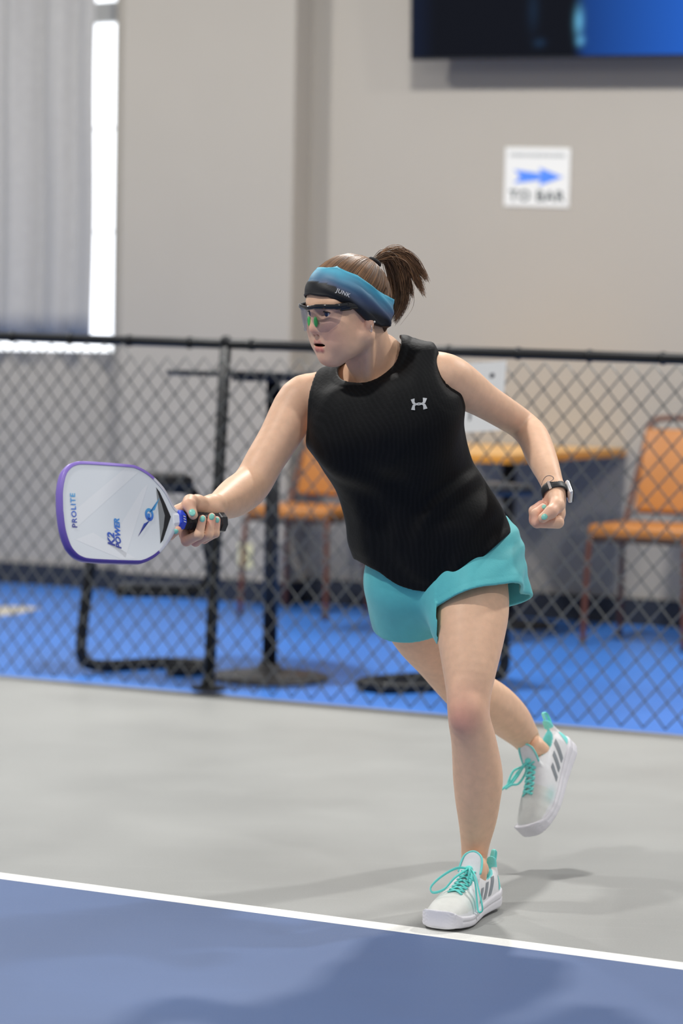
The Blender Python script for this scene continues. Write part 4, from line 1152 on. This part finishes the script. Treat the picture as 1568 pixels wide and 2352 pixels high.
# ---------------------------------------------------------------- watch
fa = nrm(P(1272, 1124, 4.885) - P(1260, 1090, 4.915)); wc = P(1273, 1130, 4.883)
we1 = nrm(RGT - fa * (RGT @ fa)); we2 = np.cross(fa, we1)
wat = empty('watch', wc); wat.parent = person; wat.matrix_parent_inverse = person.matrix_world.inverted(); wat['label'] = 'smart watch with black strap and silver case'
rw = .0240
tube('strap', [wc + (rw * 1.05 * math.cos(a)) * we1 + rw * math.sin(a) * we2 for a in np.linspace(0, 2 * math.pi, 40)[:-1]], .0105, mat('black_rubber_strap', (.012, .012, .014), .5), wat, 10, closed=True,
     flat=[math.cos(a) * we1 + math.sin(a) * we2 for a in np.linspace(0, 2 * math.pi, 40)[:-1]], squash=.16)
bm = box_bm(wc + we1 * (rw + .0045) + fa * .004, we1 * .0048, fa * .0185, we2 * .0165, .0045, seg=3)
bm_obj('case', bm, mat('silver_aluminium', srgb(225, 225, 228), .3, .6), wat, True)
bm = box_bm(wc + we1 * (rw + .0096) + fa * .004, we1 * .0006, fa * .0165, we2 * .0145, 0)
bm_obj('display', bm, mat('dark_display', (.01, .01, .012), .08), wat)
bn = nrm(-FWD * .95 - we1 * .25); bn = nrm(bn - fa * (bn @ fa))
bm = box_bm(wc + bn * (rw + .0012), np.cross(fa, bn) * .0030, fa * .0108, bn * .0010, .0006)
bm_obj('buckle', bm, mat('silver', (.8, .8, .8), .2, 1.0), wat)

# thin line tattoo above the watch
tp_ = march(B, np.array([P(x, y, 4.80) for x, y in ((1252, 1112), (1256, 1100), (1262, 1093), (1270, 1091), (1277, 1094), (1278, 1099), (1270, 1105), (1262, 1108))]), FWD, 40, .2)
tube('wrist_tattoo', catmull(list(tp_), 5), .0007, mat('faded_ink', srgb(96, 92, 98), .6), person, 5)

# ---------------------------------------------------------------- court shoes
XW = np.array([(-.001, 0), (.0, .012), (.004, .020), (.012, .0265), (.03, .0315), (.07, .0315), (.11, .0335), (.15, .0405), (.185, .0455), (.21, .0445), (.235, .0395), (.25, .033), (.258, .026), (.2635, .017), (.266, 0)])
TOPZ = np.array(catmull([np.array(p) for p in [(0, .066), (.008, .074), (.03, .075), (.06, .076), (.09, .080), (.115, .084), (.135, .079), (.16, .069), (.19, .060), (.22, .053), (.245, .045), (.258, .036), (.266, .027)]], 6))
M_swhite = mat('white_shoe_knit', (0.85, 0.85, 0.85), 0.55, attr='col', var=0.03, vscale=80, bump=0.2, bscale=700)
M_sole = mat('white_rubber_sole', srgb(226, 224, 230), 0.45, var=0.02, vscale=40)
M_lace = mat('teal_lace', srgb(116, 226, 218), 0.6)
M_stripe = mat('grey_stripe', srgb(140, 146, 152), 0.4)
M_tealp = mat('teal_trim', srgb(128, 226, 220), 0.5)
def shoe(O, X, Zs, side, bow, label):
    "O: heel point of the sole; X: to the toe; Zs: up out of the shoe; side: +1 when the outer side is +Y"
    X = nrm(X); Zs = nrm(Zs - X * (Zs @ X)); Y = np.cross(Zs, X)
    A = np.array([X, Y, Zs])
    def wl(x, y, z): return O + X * x + Y * y + Zs * z
    sh_ = empty('court_shoe', O); sh_.parent = person; sh_.matrix_parent_inverse = person.matrix_world.inverted(); sh_['label'] = label
    z0 = lambda x: 0.008 * (np.clip((x - .185) / .08, 0, 1) ** 2) + 0.004 * np.clip((.03 - x) / .03, 0, 1)
    cen = lambda x: side * (-.005) * np.sin(np.pi * np.clip(x / .266, 0, 1)) + side * -.004 * np.clip((x - .2) / .06, 0, 1)
    def up_fn(p):
        q = (p - O) @ A.T; x, y, z = q.T
        w = np.interp(x, XW[:, 0], XW[:, 1]) * 0.98 + 1e-4; h = np.interp(x, TOPZ[:, 0], TOPZ[:, 1]) - .012; n = 2.5
        a = np.abs(y - cen(x)) / w; b = np.abs(z - .012) / h
        rho = (a ** n + b ** n) ** (1 / n) + 1e-9
        g = np.sqrt((a ** (n - 1) / w) ** 2 + (b ** (n - 1) / h) ** 2) * rho ** (1 - n)
        d = np.where(rho < .3, (rho - 1) * np.minimum(w, h), (rho - 1) / np.maximum(g, 1e-3))
        return smax(smax(smax(d, x - .263, .01), .001 - x, .01), .004 - z, .003)
    U_ = Field(); cs = np.array([wl(x, y, z) for x in (0, .266) for y in (-.05, .05) for z in (0, .135)])
    lo, hi = cs.min(0), cs.max(0)
    U_.add(up_fn, lo, hi, .005)
    base = Field(); base.pr = list(U_.pr)
    U_.ell(wl(.058, 0, .112), (.050, .0275, .053), A, .006, 's')
    U_.cone(wl(.120, 0, .076), wl(.101, 0, .106), .025, .021, .006, flat=nrm(X * .9 + Zs * .35), sq=.26)
    U_.cone(wl(.008, 0, .068), wl(.003, 0, .088), .016, .011, .008, flat=X, sq=.35)
    v, q = surface(U_, .0018, lo, hi, slack=2.5); v = relax(v, q, 1, .4)
    L_ = (v - O) @ A.T; x, y, z = L_.T
    c = np.tile(np.array(srgb(232, 232, 234)), (len(v), 1))
    dop = np.sqrt(((x - .058) / .050) ** 2 + (y / .0275) ** 2 + ((z - .112) / .053) ** 2)
    c[(dop < 1.12) & (z > .045)] = srgb(104, 208, 210)
    c[(x < .02) & (z > .078)] = srgb(120, 218, 214)
    c[(x > .085) & (z > .078)] = srgb(226, 227, 230)
    toe = (x > .165) & (z > .03); c[toe] = srgb(224, 225, 220)
    mid = np.exp(-((x - .175) / .02) ** 2) * np.exp(-((z - .036) / .012) ** 2); c = c * (1 - .5 * mid[:, None]) + np.array(srgb(150, 212, 214)) * .5 * mid[:, None]
    o_ = quads('upper', v, q, M_swhite, sh_); colour_attr(o_, c)
    # sole
    def so_fn(p):
        q = (p - O) @ A.T; x, y, z = q.T
        w = np.interp(x - .001, XW[:, 0], XW[:, 1]) + .0038 * np.clip(np.interp(x, XW[:, 0], XW[:, 1]) / .02, 0, 1)
        t = np.interp(x, [0, .04, .1, .15, .2, .235, .258, .27], [.036, .033, .027, .024, .022, .024, .034, .034])
        ysd = np.abs(y - cen(x)) - w
        groove = 0.0016 * np.clip(1 - np.abs(z - z0(x) - t * .55) / .0022, 0, 1) * (x < .235)
        tr = 0.0009 * np.sin(z * 900 + 3 * np.sin(y * 300)) * (x > .25)
        d = smax(ysd * .8 + groove + tr, smax(z - z0(x) - t, z0(x) - z, .004), .005)
        return smax(smax(d, x - .2675, .006), -.003 - x, .006)
    S_ = Field(); S_.add(so_fn, lo - .01, hi + .01, .004)
    v, q = surface(S_, .0018, lo - .01, hi + .01, slack=2.5); quads('sole', relax(v, q, 1, .4), q, M_sole, sh_)
    # three stripes on each side
    for sd in (-1, 1):
        for k in range(3):
            x0 = .068 + .027 * k; zl = .034 - .001 * k; zh = .066 - .005 * k; sl = (zh - zl) * 1.05
            poly = ([(x0, zl), (x0 + .014, zl), (x0 + .014 - sl, zh), (x0 - sl, zh)], [(0, 1, 2, 3)])
            decal('stripe', [poly], O + Y * sd * .0, X, Zs, Y * sd, base, M_stripe, sh_, .0012, 5)
        poly = ([(.006, .036), (.030, .036), (.014, .062), (.006, .066)], [(0, 1, 2, 3)])
        decal('heel_patch', [poly], O, X, Zs, Y * sd, base, M_tealp, sh_, .0008, 5)
    # eyestay panel and laces
    def topz(x, y):
        x, y = np.atleast_1d(x), np.atleast_1d(y); p0 = O + np.outer(x, X) + np.outer(y, Y) + Zs * .15
        return march(U_, p0, -Zs, 50, .15)
    rows = [.188, .176, .164, .152, .140, .130]
    for i, xr in enumerate(rows):
        for a, b in (((xr, -.0155), (xr - .011, .0155)), ((xr, .0155), (xr - .011, -.0155))):
            tt = np.linspace(0, 1, 7); path = list(topz(a[0] + (b[0] - a[0]) * tt, a[1] + (b[1] - a[1]) * tt) + np.outer(.0012 + .0022 * np.sin(np.pi * tt), Zs))
            tube('lace', path, .0033, M_lace, sh_, 6, flat=Zs, squash=.45)
    trim = [wl(.116, -.024, .086), wl(.107, -.0235, .101), wl(.098, -.018, .118), wl(.094, 0, .1265), wl(.098, .018, .118), wl(.107, .0235, .101), wl(.116, .024, .086)]
    tube('tongue_trim', catmull(trim, 5), .0022, M_tealp, sh_, 6)
    kn = topz(.119, 0)[0] + Zs * .004
    ball('knot', kn, (.0065, .008, .0055), M_lace, sh_, A, 12)
    for pth in bow(kn):
        tube('lace_loop', catmull(pth, 8), .0029, M_lace, sh_, 6, flat=Y, squash=.6)
    # heel pull tab
    tb_ = [wl(.004, 0, .084), wl(-.002, 0, .100), wl(-.009, 0, .109), wl(-.015, 0, .103), wl(-.012, 0, .090), wl(-.003, 0, .076)]
    tube('pull_tab', catmull(tb_, 6), .0050, M_tealp, sh_, 8, flat=nrm(X * .7 + Zs * .7), squash=.3)
    return sh_
def bow1(kn):
    q = lambda x, y, d: P(x, y, d)
    return [[kn, q(1048, 1994, 4.895), q(1015, 2012, 4.88), q(990, 2036, 4.87), q(994, 2050, 4.865), q(1020, 2042, 4.87), q(1045, 2015, 4.88), kn],
            [kn, q(1090, 2010, 4.875), q(1098, 2040, 4.86), q(1106, 2075, 4.855), q(1107, 2092, 4.86), q(1098, 2092, 4.862), q(1094, 2060, 4.868), q(1090, 2025, 4.878), kn],
            [kn, q(1078, 1998, 4.88), q(1074, 2025, 4.875)], [kn, q(1083, 2012, 4.872), q(1080, 2034, 4.868)]]
shoe(SO1, SX1, SZ1, 1, bow1, 'white court shoe planted on the floor with teal laces')
def bow2(kn):
    q = lambda x, y, d: P(x, y, d)
    return [[kn, q(1195, 1762, 5.50), q(1178, 1772, 5.48), q(1166, 1800, 5.47), q(1172, 1802, 5.47), q(1190, 1780, 5.48), kn],
            [kn, q(1190, 1772, 5.49), q(1170, 1798, 5.47), q(1150, 1815, 5.46)],
            [kn, q(1204, 1780, 5.48), q(1190, 1800, 5.47), q(1174, 1803, 5.46), q(1160, 1812, 5.455)]]
shoe(SO2, SX2, SZ2, -1, bow2, 'white court shoe lifted off the floor with toe pointing down')

# ================================================================== paddle
pad = empty('paddle', K(.0, 0, 0), 'white pickleball paddle with purple edge held out in the hand', 'paddle')
def KP(a, b, c): return K(a, b + .006 * min(1, max(0, (a - .108) / .03)), c)
half = [(.110, .0165), (.118, .020), (.129, .037), (.140, .052), (.152, .064), (.164, .074), (.178, .0825), (.198, .0905), (.220, .0930), (.312, .0930), (.340, .0890), (.356, .0785), (.366, .064), (.374, .036)]
hh = [np.array(p) for p in half]
curve = catmull([np.array([p[0], p[1]]) for p in hh] + [np.array([.3765, 0.0])], 5)
outl = [(c[0], c[1]) for c in curve] + [(c[0], -c[1]) for c in curve[::-1][1:]]
TH_ = .0072
M_face = mat('white_paddle_face', srgb(232, 235, 238), 0.45, attr='col')
n_ = len(outl); ca = np.mean([p[0] for p in outl])
def face_grid():
    "face split into rings towards its middle so that print bands can be coloured per vertex"
    rings = [1.0, .985, .9, .8, .7, .6, .5, .4, .3, .2, .1]
    vs, fs = [], []
    for c in (1, -1):
        o = len(vs)
        for r in rings:
            for a, b in outl: vs.append(((a - .25) * r + .25, b * r, c * (TH_ if r < .99 else TH_ - .001)))
        for i in range(len(rings) - 1):
            for j in range(n_):
                k = (j + 1) % n_; q = (o + i * n_ + j, o + i * n_ + k, o + (i + 1) * n_ + k, o + (i + 1) * n_ + j)
                fs.append(q if c > 0 else q[::-1])
        m = o + (len(rings) - 1) * n_; fs.append(tuple(range(m, m + n_)) if c > 0 else tuple(range(m, m + n_))[::-1])
    for j in range(n_):
        k = (j + 1) % n_; o2 = len(rings) * n_; fs.append((j, o2 + j, o2 + k, k))
    return vs, fs
vs, fs = face_grid()
fo = pydata('face', [KP(*v) for v in vs], fs, M_face, pad, False)
white, pale = np.array(srgb(236, 239, 243)), np.array(srgb(240, 244, 247))
colour_attr(fo, np.array([pale for v in vs]))
def flat(name, pts, faces, m, off=.0006, colf=None):
    o_ = pydata(name, [KP(a, b, TH_ + off) for a, b in pts], faces, m, pad, False)
    if colf: colour_attr(o_, np.array([colf(a, b) for a, b in pts]))
    return o_
# broad paler chevrons printed on the face
M_pale = mat('paler_print', srgb(247, 249, 251), 0.45)
for q_ in ([(.195, .082), (.225, .088), (.350, -.002), (.350, -.035)], [(.175, .060), (.19, .048), (.275, -.060), (.24, -.085)], [(.350, -.055), (.31, -.040), (.215, -.086), (.25, -.088)]):
    flat('chevron', q_, [(0, 1, 2, 3)], M_pale, .00012)
M_print = mat('gradient_print', (0.2, 0.3, 0.8), 0.5, attr='col')
cy, bl, pu = np.array(srgb(92, 188, 236)), np.array(srgb(66, 116, 220)), np.array(srgb(70, 44, 128))
def grad(lo_, hi_):
    def f(a, b):
        t = np.clip((b - lo_) / (hi_ - lo_), 0, 1)
        return pu * (1 - 2 * t) + bl * 2 * t if t < .5 else bl * (2 - 2 * t) + cy * (2 * t - 1)
    return f
def word(body, size, a0, b0, shear=0.0, bold=0.0, lo_=-.05, hi_=.05, space=1.0):
    v_, f_ = text_geo(body, size, shear, bold, space)
    for lv_, lf_ in islands(v_, f_):
        flat('letter', [(a0 + y, b0 + x) for x, y, z in lv_], lf_, M_print, .0009, grad(lo_, hi_))
word('PROLITE', .0155, .3490, .000, 0, .0003, -.040, .035, 1.15)
word('K2', .0215, .2690, -.052, .25, .0008, -.075, .010, 1.05)
word('POWER', .0165, .2535, -.040, .25, .0007, -.080, .012, 1.0)
# emblem: ring with two streaks
ring = [(.178 + .010 * math.cos(t), .000 + .0125 * math.sin(t)) for t in np.linspace(0, 2 * math.pi, 20)[:-1]]
ring2 = [(.178 + .005 * math.cos(t), .000 + .0065 * math.sin(t)) for t in np.linspace(0, 2 * math.pi, 20)[:-1]]
flat('emblem', ring + ring2, [(i, (i + 1) % 19, 19 + (i + 1) % 19, 19 + i) for i in range(19)], M_print, .0009, grad(-.03, .015))
flat('emblem', [(0.1720, .006), (0.1510, .034), (0.1640, .010), (0.1780, .004)], [(0, 1, 2, 3)], M_print, .0009, grad(-.03, .015))
flat('emblem', [(0.1840, -.014), (0.2080, -.044), (0.1920, -.018), (0.1780, -.012)], [(0, 1, 2, 3)], M_print, .0009, grad(-.03, .015))
flat('emblem', [(0.1760, -.010), (0.1820, -.010), (0.1820, .002), (0.1760, .002)], [(0, 1, 2, 3)], M_print, .0009, grad(-.03, .015))
# throat slot as flat inlays: the hole's shade painted dark, its wall grey
M_slot = mat('dark_slot_shade', (.012, .012, .013), .6); M_slotg = mat('grey_slot_wall', srgb(150, 152, 152), .5)
flat('throat_slot_shade', [(.1575, .054), (.150, .046), (.138, .022), (.1275, .000), (.138, -.024), (.150, -.048), (.1570, -.055), (.1560, -.048), (.147, -.024), (.1415, .000), (.147, .022)], [(0, 1, 2, 10), (2, 3, 9, 10), (3, 4, 8, 9), (4, 5, 6, 7, 8)], M_slot, .0007)
flat('slot_wall', [(.147, .022), (.1415, .000), (.147, -.024), (.1560, -.048), (.1555, -.02), (.1555, .01), (.1572, .050)], [(0, 1, 5, 6), (1, 2, 4, 5), (2, 3, 4)], M_slotg, .0006)
# edge guard
eg_v, eg_f = [], []
m0 = [i for i in range(n_)]
prof = [(-.0035, TH_ + .0012), (.0018, TH_ + .0012), (.0030, TH_ * .6), (.0030, -TH_ * .6), (.0018, -TH_ - .0012), (-.0035, -TH_ - .0012)]
oc_ = np.array(outl)
for i in range(n_):
    t_ = oc_[min(i + 1, n_ - 1)] - oc_[max(i - 1, 0)]; t_ = t_ / np.linalg.norm(t_); nn = np.array([-t_[1], t_[0]])
    if nn @ (oc_[i] - np.array([.25, 0])) < 0: nn = -nn
    for o_, c in prof: eg_v.append(KP(oc_[i][0] + nn[0] * o_, oc_[i][1] + nn[1] * o_, c))
k = len(prof)
for i in range(n_ - 1):
    for j in range(k - 1): eg_f.append((i * k + j, i * k + j + 1, (i + 1) * k + j + 1, (i + 1) * k + j))
eg = pydata('edge_guard', eg_v, eg_f, mat('purple_edge_guard', srgb(116, 88, 200), .35, attr='col'), pad)
colour_attr(eg, np.array([np.array(srgb(150, 124, 214)) * np.clip((oc_[i // k][1] + .1) / .2, 0, 1) + np.array(srgb(78, 62, 160)) * (1 - np.clip((oc_[i // k][1] + .1) / .2, 0, 1)) if oc_[i // k][0] > .160 else np.array(srgb(226, 226, 236)) for i in range(len(eg_v))]))  # purple painted lighter towards the top, as lit from above
# handle, grip, collar band, butt cap
def oct_(a, wb, wc): return [(a, wb * math.cos(math.pi / 8 + i * math.pi / 4) * 1.06, wc * math.sin(math.pi / 8 + i * math.pi / 4) * 1.06) for i in range(8)]
def prism(name, sts, m):
    vs, fs = [], []
    for a, wb, wc in sts: vs += [K(*p) for p in oct_(a, wb, wc)]
    for i in range(len(sts) - 1):
        for j in range(8): fs.append((i * 8 + j, i * 8 + (j + 1) % 8, (i + 1) * 8 + (j + 1) % 8, (i + 1) * 8 + j))
    fs.append(tuple(range(8))[::-1]); fs.append(tuple(range((len(sts) - 1) * 8, len(sts) * 8)))
    return pydata(name, vs, fs, m, pad, False)
sts = []
for i in range(12):
    a = .010 + i * .008; sts += [(a, .0168, .0150), (a + .0065, .0172, .0154), (a + .0078, .0163, .0146)]
prism('grip', sts, mat('black_grip_tape', (.014, .014, .016), .55, bump=.3, bscale=300))
prism('butt_cap', [(-.004, .0165, .0150), (-.002, .0190, .0172), (.009, .0186, .0168), (.0105, .0170, .0150)], mat('black_butt_cap', (.02, .02, .023), .3))
prism('collar_band', [(.0965, .0180, .0162), (.098, .0188, .0170), (.1095, .0190, .0172), (.111, .0182, .0164)], mat('blue_rubber_band', srgb(46, 78, 214), .4))
prism('throat', [(.108, .0165, .0140), (.121, .0195, .0090)], mat('white_throat', srgb(228, 230, 236), .4))
for i in range(3):
    flat('band_mark', [(.1005, -.008 + i * .005), (.1060, -.0065 + i * .005), (.1058, -.0045 + i * .005), (.1007, -.006 + i * .005)], [(0, 1, 2, 3)], mat('white_print', srgb(225, 225, 228), 0.5), .0118)
